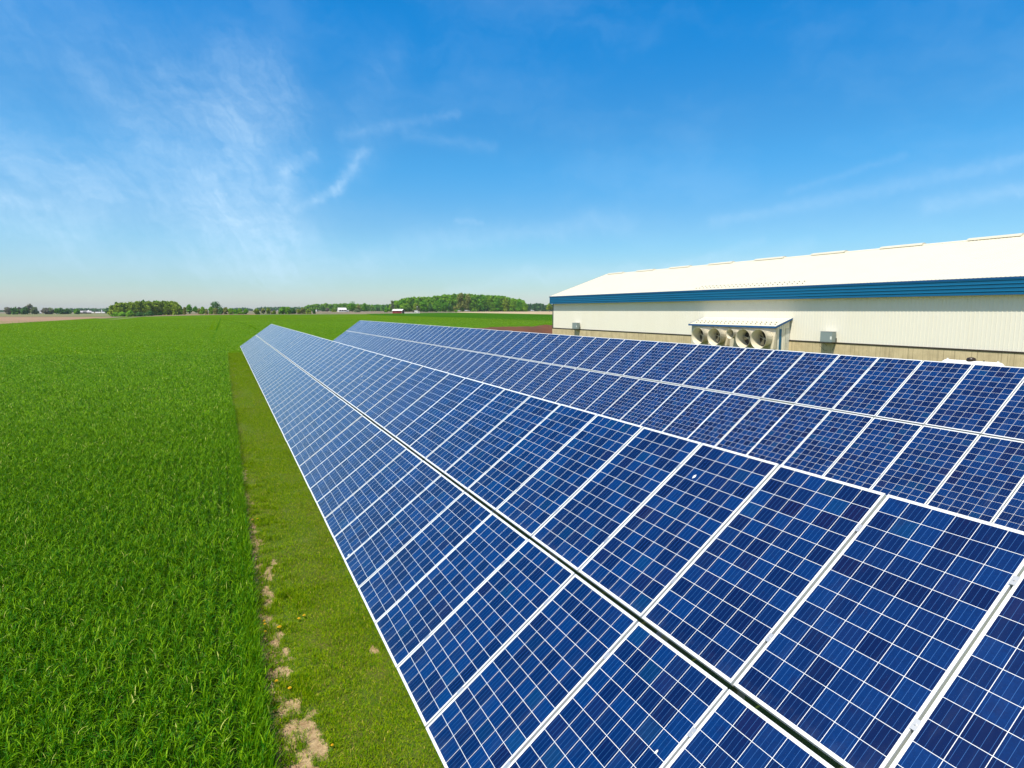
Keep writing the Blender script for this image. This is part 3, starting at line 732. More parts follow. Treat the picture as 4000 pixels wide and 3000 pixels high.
mb = MB(); mb.prism([(RX - .22, RZ - .055), (RX, RZ + .045), (RX + .22, RZ - .055), (RX + .2, RZ - .075), (RX, RZ + .02), (RX - .2, RZ - .075)], 'y', BY0, BY1 + .25); rel(mb.build('ridge_cap', M_roof, barn), barn)
# fascia with horizontal ribs
mb = MB(); zt, zb_ = EZ - .012, BZS; prof = [(0, zt), (0, zt - .10)]
hh_ = (zt - .10 - zb_) / 4
for k in range(4):
    z0_ = zt - .10 - k * hh_; prof += [(1, z0_ - .020), (1, z0_ - .045), (0, z0_ - .075), (0, z0_ - hh_)] if k < 3 else [(1, z0_ - .020), (1, z0_ - .045), (0, z0_ - .075), (0, zb_)]
for (p, a), (q, c) in zip(prof[:-1], prof[1:]):
    mb.quad((EX - .032 * p, BY0, a), (EX - .032 * q, BY0, c), (EX - .032 * q, BY1 + .12, c), (EX - .032 * p, BY1 + .12, a))
mb.quad((EX, BY1 + .12, zb_), (BX + .3, BY1 + .12, zb_), (BX + .3, BY1 + .12, zt + .1), (EX, BY1 + .12, zt))
rel(mb.build('fascia', M_blue, barn), barn)
mb = MB(); mb.box(EX - .035, EX + .03, BY0, BY1 + .14, zt - .09, zt); mb.box(EX - .026, EX - .005, BY1 + .06, BY1 + .14, zb_, zt - .09)
mb.box(EX - .02, EX + .03, BY0, BY1 + .12, zb_ - .03, zb_); rel(mb.build('fascia_trim', M_dkblue, barn), barn)
mb = MB(); mb.box(EX + .035, BX - .02, BY0, BY1 + .1, zb_ + .005, zb_ + .02); rel(mb.build('soffit', mat('soffit', (.55, .54, .46), .6), barn), barn)
mb = MB(); yr0 = BY1 + .25; mb.prism([(EX - .04, EZ - .16), (EX - .04, EZ + .02), (RX, RZ + .03), (RX, RZ - .16)], 'y', yr0, yr0 + .03); mb.prism([(2 * RX - EX, EZ - .16), (2 * RX - EX, EZ + .02), (RX + .001, RZ + .03), (RX + .001, RZ - .16)], 'y', yr0, yr0 + .03)
rel(mb.build('rake_trim', mat('rake_trim', (.45, .46, .44), .5), barn), barn)
vents = [(69.73, 66.36), (63.39, 60.01), (57.02, 53.64), (50.62, 47.22), (44.24, 40.83), (37.8, 34.56), (31.48, 28.21), (25.13, 21.88), (18.8, 15.5), (12.4, 9.1)]
for a, c in vents:
    mb = MB(); mb.prism([(RX - .32, RZ - .05), (RX - .28, RZ + .08), (RX, RZ + .15), (RX + .28, RZ + .08), (RX + .32, RZ - .05)], 'y', c, a)
    rel(mb.build('ridge_vent', M_roof, barn), barn)
# snow guards above the shed
M_guard = mat('snow_guard', (.16, .15, .11), .5)
def guards(parent, pts, nx, nz, sc=1.0):
    mb = MB(); mb.prism([(-.06, 0), (-.06, .075), (-.025, .08), (.07, .015), (.07, 0)], 'y', -.045, .045); me = mb.mesh('snow_guard', M_guard)
    for (x, y, z) in pts:
        o = linkobj('snow_guard', me, parent); o.location = Vector((x, y, z)) - Vector(parent.location); o.scale = (sc, sc, sc)
pts = []
for k in range(26):
    y = 31.9 + k * .457
    pts.append((EX + .45, y, EZ + .45 * sl_ + .02))
    if k < 25: pts.append((EX + .95, y + .23, EZ + .95 * sl_ + .02))
guards(barn, pts, 0, 0, .7)

# ------------------------------------------------------------------ fan shed (lean-to)
SX, SYn, SYf = 38.44, 32.75, 42.0; gs = .84
shed = empty('fan_shed', (SX, SYn, gs)); tag(shed, 'small white lean-to shed with snow guards holding five fan cones on the barn wall', 'shed')
def sz_(x): return 3.35 + (x - 38.2) * (3.97 - 3.35) / (39.98 - 38.2)
mb = MB(); y_a, y_b = 32.57, 42.13; n = int((y_b - y_a) / sp); prof = []
for k in range(n + 1):
    b0 = y_a + k * sp; prof += [(b0, 0), (b0 + sp * .76, 0), (b0 + sp * .83, 1), (b0 + sp * .93, 1)]
prof = [q for q in prof if q[0] <= y_b]
for (a, p), (c, q) in zip(prof[:-1], prof[1:]):
    mb.quad((38.18, a, sz_(38.18) + .02 * p), (39.975, a, sz_(39.975) + .02 * p), (39.975, c, sz_(39.975) + .02 * q), (38.18, c, sz_(38.18) + .02 * q))
mb.quad((38.2, y_a, sz_(38.2) - .03), (39.97, y_a, sz_(39.97) - .03), (39.97, y_b, sz_(39.97) - .03), (38.2, y_b, sz_(38.2) - .03))
rel(mb.build('roof', M_roof, shed), shed)
mb = MB(); mb.box(38.155, 38.2, y_a - .02, y_b + .02, 3.20, 3.338)
for y in (y_a - .025, y_b - .01): mb.prism([(38.2, 3.20), (38.2, sz_(38.2) + .012), (39.97, sz_(39.97) + .012), (39.97, sz_(39.97) - .135)], 'y', y, y + .035)
rel(mb.build('fascia', M_dkblue, shed), shed)
mb = MB(); ribs(mb, SYn, 38.60, 39.46, lambda x: gs - .2, lambda x: sz_(x) - .04, axis='x', dep=.019)
ribs(mb, SYn, 39.46, 39.93, lambda x: 3.16, lambda x: sz_(x) - .04, axis='x', dep=.019)
mb.quad((39.46, SYn + .05, gs - .2), (39.95, SYn + .05, gs - .2), (39.95, SYn + .05, 3.2), (39.46, SYn + .05, 3.2))
mb.poly([(SX, SYf, gs - .2), (39.95, SYf, gs - .2), (39.95, SYf, sz_(39.95) - .04), (SX, SYf, sz_(SX) - .04)])
rel(mb.build('end_wall', M_wall, shed), shed)
mb = MB(); mb.box(SX, SX + .16, SYn - .012, SYn + .06, gs - .2, 3.24); mb.box(SX + .01, SX + .05, SYn + .06, SYf, gs - .2, 3.26)
rel(mb.build('front_wall', mat('front_board', (.62, .58, .46), .6), shed), shed)
mb = MB(); mb.box(38.79, 39.04, SYn - .035, SYn - .02, gs - .2, 3.13); rel(mb.build('blue_panel', M_blue, shed), shed)
d = MB().box(39.50, 39.93, SYn - .012, SYn + .03, gs - .05, 3.11).build('door', mat('door_white', (.66, .66, .60), .45), shed); rel(d, shed)
mb = MB(); mb.box(39.46, 39.50, SYn - .03, SYn + .04, gs - .05, 3.16); mb.box(39.50, 39.95, SYn - .03, SYn + .04, 3.12, 3.16); rel(mb.build('door_frame', mat('door_frame', (.50, .49, .42), .5), shed), shed)
h_ = MB().tube([(39.56, SYn - .03, 2.0), (39.56, SYn - .07, 2.0), (39.64, SYn - .07, 1.99)], .012, 6).build('handle', M_galv, d); h_.data.transform(Matrix.Translation(-Vector(shed.location)))
pts = []
for k in range(19):
    pts.append((38.2 + .30, 32.9 + k * .475, sz_(38.5) + .018)); pts.append((38.2 + .68, 33.12 + k * .475, sz_(38.88) + .018))
guards(shed, pts, 0, 0, .75)

# ------------------------------------------------------------------ exhaust fans
M_cone = mat('fan_cone', build=b_sheetmetal((.66, .60, .45), (.45, .38, .26), .5))
M_house = mat('fan_housing', build=b_sheetmetal((.66, .60, .46), (.40, .32, .20), .6))
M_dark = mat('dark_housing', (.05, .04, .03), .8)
def fan(yc, zc, r0, L, lab, blades_=3, ang=0.0):
    r1 = r0 * .80; x0 = SX - .06 - L; e = empty('exhaust_fan', (SX, yc, zc)); tag(e, lab, 'fan', 'fans on the lean-to shed')
    ax = Vector((-1, 0, -.03)); xb = -.06
    o = Vector((xb, 0, 0)); seg = 36; wt = .012
    prof = [(0, r1), (L * .35, r1 * 1.02), (L, r0), (L + .012, r0 + .018), (L + .012, r0 + .006), (L, r0 - wt), (L * .35, r1 * 1.02 - wt), (0, r1 - wt)]
    cone = MB().lathe(prof, o, ax, seg).build('cone', M_cone, e, True)
    mb = MB()   # raised seams along the cone
    for k in range(10):
        an = 2 * math.pi * k / 10 + .3; c_, s_ = math.cos(an), math.sin(an)
        mb.tube([o + ax * (L * .08) + Vector((0, c_, s_)) * (r1 + .006), o + ax * (L * .9) + Vector((0, c_, s_)) * (r1 + (r0 - r1) * .85 + .004)], .006, 4)
    mb.build('cone_seam', mat('seam', (.36, .31, .22), .7), e)
    w_ = r0 * 1.02; mb = MB()   # slanted housing box, deeper at its foot
    mb.prism([(-w_ * .0 - .02, w_), (-.10, w_), (-.34, -w_), (-.02, -w_)], 'y', -w_ * .98, w_ * .98)
    mb.v = [(x, y, z) for (x, y, z) in mb.v]
    hs_ = mb
    mb2 = MB()
    for sgn in (-1, 1):
        mb2.prism([(-.02, w_), (-.10, w_), (-.34, -w_), (-.02, -w_)], 'y', sgn * w_ * .98 - .012, sgn * w_ * .98 + .012)
    mb2.box(-.12, -.02, -w_ * .96, w_ * .96, w_ - .02, w_); mb2.box(-.34, -.02, -w_ * .96, w_ * .96, -w_ - .02, -w_ + .01)
    k0 = len(mb2.v)     # front board with a round hole
    ring = [(math.cos(2 * math.pi * q / 32), math.sin(2 * math.pi * q / 32)) for q in range(32)]
    def fx(z): return -.10 - (w_ - z) / (2 * w_) * .24
    for (c_, s_) in ring: mb2.v.append((fx(s_ * r1 * .99), c_ * r1 * .99, s_ * r1 * .99))
    for (c_, s_) in ring:
        q = max(abs(c_), abs(s_)); mb2.v.append((fx(s_ / q * w_), c_ / q * w_ * .97, s_ / q * w_))
    for q in range(32):
        n_ = (q + 1) % 32; mb2.f.append((k0 + q, k0 + n_, k0 + 32 + n_, k0 + 32 + q))
    mb2.build('housing', M_house, e)
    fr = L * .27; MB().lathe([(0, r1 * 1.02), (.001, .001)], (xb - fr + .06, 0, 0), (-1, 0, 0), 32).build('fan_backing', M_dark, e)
    hub = MB().lathe([(-.06, .001), (-.06, r0 * .10), (.10, r0 * .10), (.12, .001)], (xb - .10 - fr, 0, 0), ax, 14).build('hub', mat('hub', (.50, .46, .36), .5), e)
    for k in range(blades_):
        an = ang + 2 * math.pi * k / blades_; c_, s_ = math.cos(an), math.sin(an); t_ = Vector((0, -s_, c_)); rd = Vector((0, c_, s_))
        b0 = Vector((xb - .12 - fr, 0, 0)); mb = MB(); ri, ro_ = r0 * .10, r1 * .90
        for (x_, tt) in ((0, 1),):
            A = b0 + rd * ri - t_ * .05 + Vector((.02, 0, 0)); B = b0 + rd * ri + t_ * .05 - Vector((.03, 0, 0)); C_ = b0 + rd * ro_ + t_ * .14 * r0 / .75 - Vector((.05, 0, 0)); D_ = b0 + rd * ro_ - t_ * .14 * r0 / .75 + Vector((.04, 0, 0))
            off = Vector((-.006, 0, 0)); n_ = len(mb.v); mb.v += [tuple(q) for q in (A, B, C_, D_, A + off, B + off, C_ + off, D_ + off)]
            for q in ((0, 1, 2, 3), (7, 6, 5, 4), (0, 4, 5, 1), (1, 5, 6, 2), (2, 6, 7, 3), (3, 7, 4, 0)): mb.f.append(tuple(n_ + i for i in q))
        mb.build('blade', mat('blade', (.34, .29, .20), .5, .1), e)
    mb = MB(); mb.tube([(xb - .16 - fr, -r1 * .97, -r1 * .3), (xb - .16 - fr, r1 * .97, r1 * .3)], .03, 6); mb.build('strut', mat('hub', (.5, .46, .36), .5), e)
    return e
fan(40.05, 2.37, .735, 1.02, 'large beige fan cone at the far left end of the lean-to shed', 3, .5)
fan(38.12, 2.37, .735, 1.02, 'large beige fan cone, second from the left, beside the small cone', 3, 1.1)
fan(36.42, 2.68, .40, .95, 'small beige fan cone hung high between the large cones', 3, .2)
fan(34.98, 2.36, .740, 1.02, 'large beige fan cone directly right of the small cone', 3, 1.9)
fan(33.42, 2.38, .755, 1.05, 'large cream fan cone at the right end next to the blue strip', 3, .9)

# ------------------------------------------------------------------ grey boxes on the wall
M_box = mat('grey_cabinet', (.25, .30, .29), .45); M_cable = mat('cable', (.02, .02, .015), .6); M_tagw = mat('white_plate', (.75, .75, .70), .6)
def cabinet(y0, y1, z0, z1, dep, lab):
    xf = BX - .10 - dep; e = empty('electrical_cabinet', (BX - .10, (y0 + y1) / 2, z0)); tag(e, lab, 'cabinet', 'grey cabinets on the barn wall')
    h = (y1 - y0) / 2; H = z1 - z0
    MB().box(-dep, 0, -h, h, .02, H).build('cabinet_body', M_box, e)
    MB().box(-dep - .012, .0, -h - .01, h + .01, H, H + .018).build('cabinet_lid', M_galv, e)
    mb = MB(); mb.box(-dep - .02, .04, -h - .03, -h + .02, -.04, .02); mb.box(-dep - .02, .04, h - .02, h + .03, -.04, .02); mb.box(-dep - .02, -dep + .03, -h - .03, h + .03, -.04, .0); mb.box(-.03, .06, -h - .04, -h + .01, -.05, .30)
    mb.build('bracket', mat('bracket', (.10, .10, .08), .6), e)
    MB().box(-dep - .006, -dep, -h + .02, -h + .16, .20, .42).build('label_plate', M_tagw, e)
    MB().tube([(-dep + .05, h - .05, -.03), (-dep + .1, h - .1, -.14), (-dep + .2, h - .25, -.12), (-.05, h - .3, -.3)], .012, 5).build('cable', M_cable, e)
    MB().tube([(-dep, h, 0), (-dep + .05, h + .02, -.3), (-.05, h - .1, -.62), (-.04, h - .35, -.66)], .010, 5).build('cable', M_cable, e)
    MB().tube([(-.03, -h + .1, 0), (-.04, -h + .05, -.25), (-.04, -h + .2, -.6)], .012, 5).build('cable', M_cable, e)
cabinet(63.35, 64.45, 2.28, 3.02, .42, 'small grey metal cabinet near the far corner of the barn wall')
cabinet(28.75, 29.70, 2.27, 3.02, .42, 'large grey metal cabinet on the barn wall right of the shed door')

# ------------------------------------------------------------------ propane tank
tx, ty, tz = 36.0, 17.95, 1.41; tank = empty('propane_tank', (tx, ty, .80)); tag(tank, 'white propane tank with dark dome lid between rear panels and barn', 'propane tank')
M_tank = mat('tank_white', (.80, .80, .78), .35)
rt, hl = .47, 1.52; cz = tz - .80
prof = [(-hl, .001)] + [(-hl + .28 * (1 - math.cos(a)), rt * math.sin(a)) for a in [i * math.pi / 16 for i in range(1, 9)]] + [(hl - .28 * (1 - math.cos(a)), rt * math.sin(a)) for a in [i * math.pi / 16 for i in range(8, 0, -1)]] + [(hl, .001)]
MB().lathe(prof, (0, 0, cz), (0, 1, 0), 32).build('tank_shell', M_tank, tank, True)
MB().lathe([(0, .21), (.10, .215), (.17, .19), (.21, .10), (.215, .001)], (0, .05, cz + rt - .03), (0, 0, 1), 24).build('dome_lid', mat('dome_dark', (.03, .018, .012), .35), tank, True)
for y in (-1.2, 1.2):
    MB().box(-.03, .03, y - .04, y + .04, cz + rt - .02, cz + rt + .06).build('lifting_lug', M_tank, tank)
MB().tube([(0, -.55, cz + rt - .01), (0, -.55, cz + rt + .06)], .03, 8).build('valve', M_cable, tank)
for y in (-.85, .85):
    MB().box(-.28, .28, y - .05, y + .05, 0, cz - rt + .12).build('leg', M_tank, tank)

# ------------------------------------------------------------------ mound of bare soil past the barn
us = np.linspace(-1, 1, 90); vs = np.linspace(-1, 1, 40); U, V_ = np.meshgrid(us, vs, indexing='ij')
XX = 48 + U * 17.5 + V_ * 1.5; YY = 82 + V_ * 9 - U * 1.0
H_ = np.clip(1 - V_ ** 2, 0, 1) ** .7 * np.clip((1 - np.abs(U)) * 7, 0, 1) ** .6
ZZ = gz(XX, YY) - .05 + H_ * (1.25 + .5 * (fbm(XX, YY, 4, 3) - .5) + .35 * (fbm(XX, YY, .9, 5) - .5) + .25 * (U + .3 > 0.15) * .8)
idx = np.arange(XX.size).reshape(XX.shape); Q = np.stack([idx[:-1, :-1], idx[1:, :-1], idx[1:, 1:], idx[:-1, 1:]], -1).reshape(-1, 4)
tag(linkobj('soil_mound', npmesh('soil_mound', np.stack([XX, YY, ZZ], -1).reshape(-1, 3), Q, M_redsoil)), kind='structure')
sheet('bare_soil', [(26, 71), (39.9, 71), (62, 92), (29, 92)], (10, 10), M_redsoil, .03)

# ------------------------------------------------------------------ trees
def b_leaf(c0, c1, c2):
    def f(t, b):
        a = t.new('ShaderNodeAttribute'); a.attribute_name = 'rnd'
        c = t.mix(t.ramp(a.outputs['Fac'], 0, .6, smooth=False), c4(c0), c4(c1)); c = t.mix(t.ramp(a.outputs['Fac'], .6, 1, smooth=False), c, c4(c2))
        t.link(c, b.inputs['Base Color']); b.inputs['Roughness'].default_value = .7; b.inputs['Specular IOR Level'].default_value = .2
        tr = t.new('ShaderNodeBsdfTranslucent'); t.link(c, tr.inputs['Color']); mx = t.new('ShaderNodeMixShader'); mx.inputs[0].default_value = .38
        t.link(b.outputs[0], mx.inputs[1]); t.link(tr.outputs[0], mx.inputs[2]); t.link(mx.outputs[0], t.n['Material Output'].inputs['Surface'])
    return f
LEAF = {
    'spring': mat('leaf_spring', build=b_leaf((.095, .27, .008), (.20, .41, .016), (.31, .51, .035))),
    'green': mat('leaf_green', build=b_leaf((.06, .23, .006), (.13, .35, .010), (.22, .46, .02))),
    'dark': mat('leaf_dark', build=b_leaf((.045, .15, .03), (.09, .23, .04), (.16, .31, .06))),
    'olive': mat('leaf_olive', build=b_leaf((.13, .23, .012), (.25, .37, .025), (.36, .46, .05))),
    'brown': mat('leaf_brown', build=b_leaf((.18, .21, .045), (.28, .32, .07), (.38, .42, .11))),
    'grey': mat('leaf_grey', build=b_leaf((.18, .17, .14), (.27, .25, .20), (.20, .24, .12))),
    'pale': mat('leaf_pale', build=b_leaf((.16, .22, .10), (.26, .33, .16), (.33, .39, .21))),
    'bright': mat('leaf_bright', build=b_leaf((.12, .32, .01), (.20, .44, .02), (.30, .54, .04)))}
M_bark = mat('bark', (.10, .08, .06), .9)
def crown_geo(blobs, leaf, n, rg):
    """leaf clumps: small randomly turned quads near the surface of overlapping blobs"""
    tot = sum(b_[3] ** 2 for b_ in blobs); C, S, Rn = [], [], []
    for (x, y, z, r_, q) in blobs:
        k = max(8, int(n * r_ * r_ / tot)); d = rg.normal(size=(k, 3)); d /= np.linalg.norm(d, axis=1)[:, None]
        rad = r_ * rg.uniform(.35, 1.0, k) ** .45 * (1 + .12 * rg.normal(size=k))
        p = d * rad[:, None]; p[:, 2] *= q; C.append(p + np.array([x, y, z])); Rn.append(np.clip(.5 + .22 * rg.normal(size=k) + rg.normal() * .16, 0, 1))
        S.append(d)
    C = np.concatenate(C); Rn = np.concatenate(Rn); S = np.concatenate(S); k = len(C)
    nn = S + rg.normal(size=(k, 3)) * .7; nn /= np.linalg.norm(nn, axis=1)[:, None]
    a = np.cross(nn, rg.normal(size=(k, 3))); a /= np.linalg.norm(a, axis=1)[:, None]; b_ = np.cross(nn, a)
    s1 = (leaf * rg.uniform(.5, 1.2, k))[:, None]; s2 = (leaf * rg.uniform(.4, 1.0, k))[:, None]
    V = np.stack([C - a * s1 - b_ * s2 * .4, C + a * s1 * .6 - b_ * s2, C + a * s1 + b_ * s2 * .5, C - a * s1 * .4 + b_ * s2], 1).reshape(-1, 3)
    return V, np.arange(4 * k).reshape(k, 4), np.repeat(Rn, 4)
def tree_blobs(w_, h, rg, shape='round'):
    bl = []; zb = h * (.25 if shape in ('round', 'cone') else .04); n = 11 if shape != 'bush' else 7
    for i in range(n):
        a = rg.uniform(0, 6.28); u = rg.random() ** .6; zf = rg.uniform(.1, .92)
        env = math.sin(min(1, .25 + zf * .9) * math.pi * .86) ** .6 if shape != 'cone' else (1.05 - zf)
        rr = w_ * .5 * env
        br = w_ * rg.uniform(.17, .26)
        bl.append((math.cos(a) * max(rr - br, 0) * u, math.sin(a) * max(rr - br, 0) * u, zb + (h - zb) * zf - br * .3, br, rg.uniform(.75, 1.05)))
    bl.append((0, 0, zb + (h - zb) * .5, w_ * .30, (h - zb) / w_ * 1.0)); bl.append((0, 0, h - w_ * .2, w_ * .19, 1.0))
    return bl
TN = [0]
def tree(pt, w_, h, kind, lab, shape='round', name=None, n=900, group=None, leaf=None, cat='tree'):
    TN[0] += 1; rg = np.random.default_rng(100 + TN[0])
    e = empty(name or ('bush' if shape == 'bush' else 'tree'), pt); tag(e, lab, cat, group)
    V, Q, r_ = crown_geo(tree_blobs(w_, h, rg, shape), leaf or max(.22, w_ * .045), n, rg)
    linkobj('crown', npmesh('crown', V, Q, LEAF[kind], {'rnd': r_}), e)
    mb = MB(); tr = max(.06, w_ * .022); mb.tube([(0, 0, -.4), (tr * .5, 0, h * .25), (0, tr, h * .55), (0, 0, h * .8)], [tr * 1.3, tr, tr * .65, tr * .2], 6)
    for k in range(4):
        a = k * 1.6 + rg.random(); z0_ = h * (.22 + .1 * k); mb.tube([(0, 0, z0_), (math.cos(a) * w_ * .15, math.sin(a) * w_ * .15, z0_ + h * .12), (math.cos(a) * w_ * .33, math.sin(a) * w_ * .33, z0_ + h * .25)], [tr * .6, tr * .4, tr * .12], 5)
    mb.build('trunk', M_bark, e); return e
def ptree(px, ytop, wpx, r, kind, lab, **kw):
    kw.setdefault('shape', 'low' if kw.get('group', '') in ('trees in the left wood', 'trees along the front of the large wood') else 'round')
    """tree standing at distance r in the direction of pixel px, as wide and tall as the photo shows"""
    p = at(px, 1220, r); m_ = pxm(p); base = px_of(p)[1]
    return tree(p, wpx * m_ * 1.22, max((base - ytop) * m_, 1.5) * (.9 if px < 330 else 1.0), kind, lab, **kw)
def wood(name, lab, spec, kinds_leaf, leaf, n, cat='wood'):
    """one far mass of trees: spec = list of (px, ytop, wpx, r)"""
    TN[0] += 1; rg = np.random.default_rng(500 + TN[0]); parts = []; root = None
    for (px, yt, wp, r) in spec:
        p = at(px, 1220, r); m_ = pxm(p); base = px_of(p)[1]; w_ = wp * m_; h = max((base - yt) * m_, 2)
        V, Q, r_ = crown_geo(tree_blobs(w_, h, rg, 'low'), leaf, n, rg); V = V + np.array(p)[None]; parts.append((V, Q, np.clip(r_ + rg.normal() * .12, 0, 1)))
    V, Q, r_ = merge(parts); o = linkobj(name, npmesh(name, V, Q, LEAF[kinds_leaf], {'rnd': r_})); return tag(o, lab, cat, kind='stuff')
def prof_spec(pts, step, wp, r, rg, jr=25, jt=3):
    xs_ = np.arange(pts[0][0], pts[-1][0], step); ys_ = np.interp(xs_, [q[0] for q in pts], [q[1] for q in pts])
    return [(x + rg.normal() * step * .2, y + rg.uniform(-.3, 1) * jt, wp * rg.uniform(.8, 1.25), r + rg.uniform(0, jr)) for x, y in zip(xs_, ys_)]
rw = np.random.default_rng(77)
# far hazy masses
wood('distant_wood', 'blue green strip of distant woodland behind the white farm buildings at left', prof_spec([(240, 1210), (300, 1204), (360, 1204), (430, 1209), (450, 1212)], 9, 16, 1900, rw, 100, 2), 'dark', 2.6, 240)
wood('distant_wood', 'faint low strip of distant woodland at the left edge of the photo', prof_spec([(-40, 1214), (20, 1213), (60, 1216)], 9, 14, 2300, rw, 100, 2), 'dark', 2.6, 200)
wood('distant_wood', 'small blue distant wood behind the bushes right of the tall round tree', prof_spec([(905, 1207), (930, 1202), (965, 1202), (985, 1207)], 7, 13, 2100, rw, 80, 1.5), 'dark', 2.6, 220)
wood('distant_wood', 'long blue distant wood behind the hedge in the middle of the horizon', prof_spec([(1000, 1206), (1025, 1200), (1100, 1199), (1160, 1200), (1240, 1202)], 8, 15, 1900, rw, 100, 1.5), 'dark', 2.6, 240)
wood('far_wood', 'mid green wood behind the white house on the horizon', prof_spec([(1185, 1200), (1210, 1191), (1250, 1187), (1340, 1186), (1440, 1189), (1460, 1194)], 8, 20, 1000, rw, 80, 2), 'spring', 1.5, 420)
wood('far_wood', 'mid green wood right of the conical tree, behind the red barn', prof_spec([(1440, 1194), (1460, 1190), (1530, 1189), (1560, 1190)], 8, 18, 1100, rw, 80, 2), 'green', 1.6, 380)
wood('far_wood', 'bluish wood between the large wood and the white barn corner', prof_spec([(2040, 1190), (2080, 1186), (2105, 1184), (2130, 1189), (2190, 1190)], 7, 17, 1150, rw, 80, 2), 'dark', 1.6, 380)
# far left farm trees
for (px, yt, wp, r, k, lab) in [
    (31, 1199, 24, 820, 'grey', 'bare grey tree at the far left edge of the horizon'), (56, 1203, 38, 820, 'dark', 'low dark green tree second from the left edge of the horizon'),
    (77, 1199, 16, 830, 'grey', 'narrow grey tree between two dark green trees at far left'), (97, 1199, 36, 820, 'dark', 'dark green tree under the tall grey tree at far left'),
    (116, 1190, 30, 835, 'grey', 'tallest bare grey tree among the far left farm trees'), (135, 1200, 24, 825, 'pale', 'pale green tree right of the tallest grey farm tree'),
    (181, 1200, 32, 840, 'grey', 'wide grey brown tree above the small white sheds'), (199, 1202, 24, 840, 'pale', 'pale tree touching the wide grey tree on its right'),
    (221, 1204, 15, 840, 'green', 'small green tree left of the two dark trees by the long white shed'), (238, 1203, 24, 850, 'dark', 'dark tree directly behind the long white shed'),
    (262, 1206, 26, 850, 'dark', 'dark tree at the right end of the long white shed'), (299, 1205, 22, 850, 'green', 'single green tree left of the farmhouse with the long roof'),
    (422, 1203, 22, 900, 'dark', 'dark blue green tree left of the near wood')]:
    ptree(px, yt, wp, r, k, lab, n=380, group='trees round the far left farms', leaf=1.3)
# left wood
def near_r(px, yb): return math.hypot(*at(px, yb)[:2])
rL = near_r(560, 1236)
wood('left_wood', 'olive green wood at left on the edge of the green field', prof_spec([(440, 1190), (470, 1184), (520, 1181), (560, 1176), (600, 1175), (650, 1175), (680, 1179), (700, 1187)], 11, 32, rL + 25, rw, 30, 4), 'olive', .8, 700)
for (px, yt, wp, yb, k, lab) in [
    (445, 1191, 34, 1231, 'pale', 'pale grey green tree at the left end of the left wood'), (456, 1179, 18, 1231, 'dark', 'slim dark tree sticking up at the left end of the left wood'),
    (480, 1183, 36, 1232, 'spring', 'light green tree near the left end of the left wood'), (512, 1181, 38, 1233, 'olive', 'olive tree above the bright shrubs in the left wood'),
    (545, 1180, 40, 1233, 'brown', 'brownish tree left of the middle of the left wood'), (562, 1172, 24, 1231, 'dark', 'dark tree poking above the middle of the left wood'),
    (585, 1176, 40, 1232, 'olive', 'broad olive tree in the middle of the left wood'), (618, 1176, 42, 1231, 'spring', 'yellow green tree right of the middle of the left wood'),
    (655, 1176, 46, 1230, 'spring', 'wide light green tree with a smooth top in the left wood'), (684, 1182, 34, 1229, 'olive', 'olive tree sloping down at the right of the left wood'),
    (703, 1193, 24, 1228, 'spring', 'last small light tree at the right end of the left wood')]:
    ptree(px, yt, wp, near_r(px, yb), k, lab, n=1000, group='trees in the left wood', leaf=.62)
for (px, yt, wp, yb, k, lab) in [
    (452, 1221, 30, 1237, 'bright', 'bright green shrub at the left foot of the left wood'), (478, 1216, 34, 1237, 'bright', 'bright green shrub second from the left under the left wood'),
    (508, 1215, 36, 1237, 'bright', 'largest bright green shrub under the left wood'), (548, 1216, 36, 1236, 'dark', 'dark shrub right of the bright shrubs under the left wood'),
    (585, 1213, 34, 1234, 'dark', 'grey green shrub in the middle foot of the left wood'), (622, 1215, 34, 1232, 'green', 'green shrub under the right half of the left wood'),
    (658, 1210, 32, 1230.5, 'olive', 'brownish shrub under the right half of the left wood'), (692, 1203, 34, 1229.5, 'spring', 'bushy light shrub at the right foot of the left wood'),
    (722, 1200, 14, 1229, 'brown', 'thin brown shrub alone right of the left wood')]:
    ptree(px, yt, wp, near_r(px, yb), k, lab, n=700, group='shrubs under the left wood', leaf=.5, shape='bush', cat='bush')
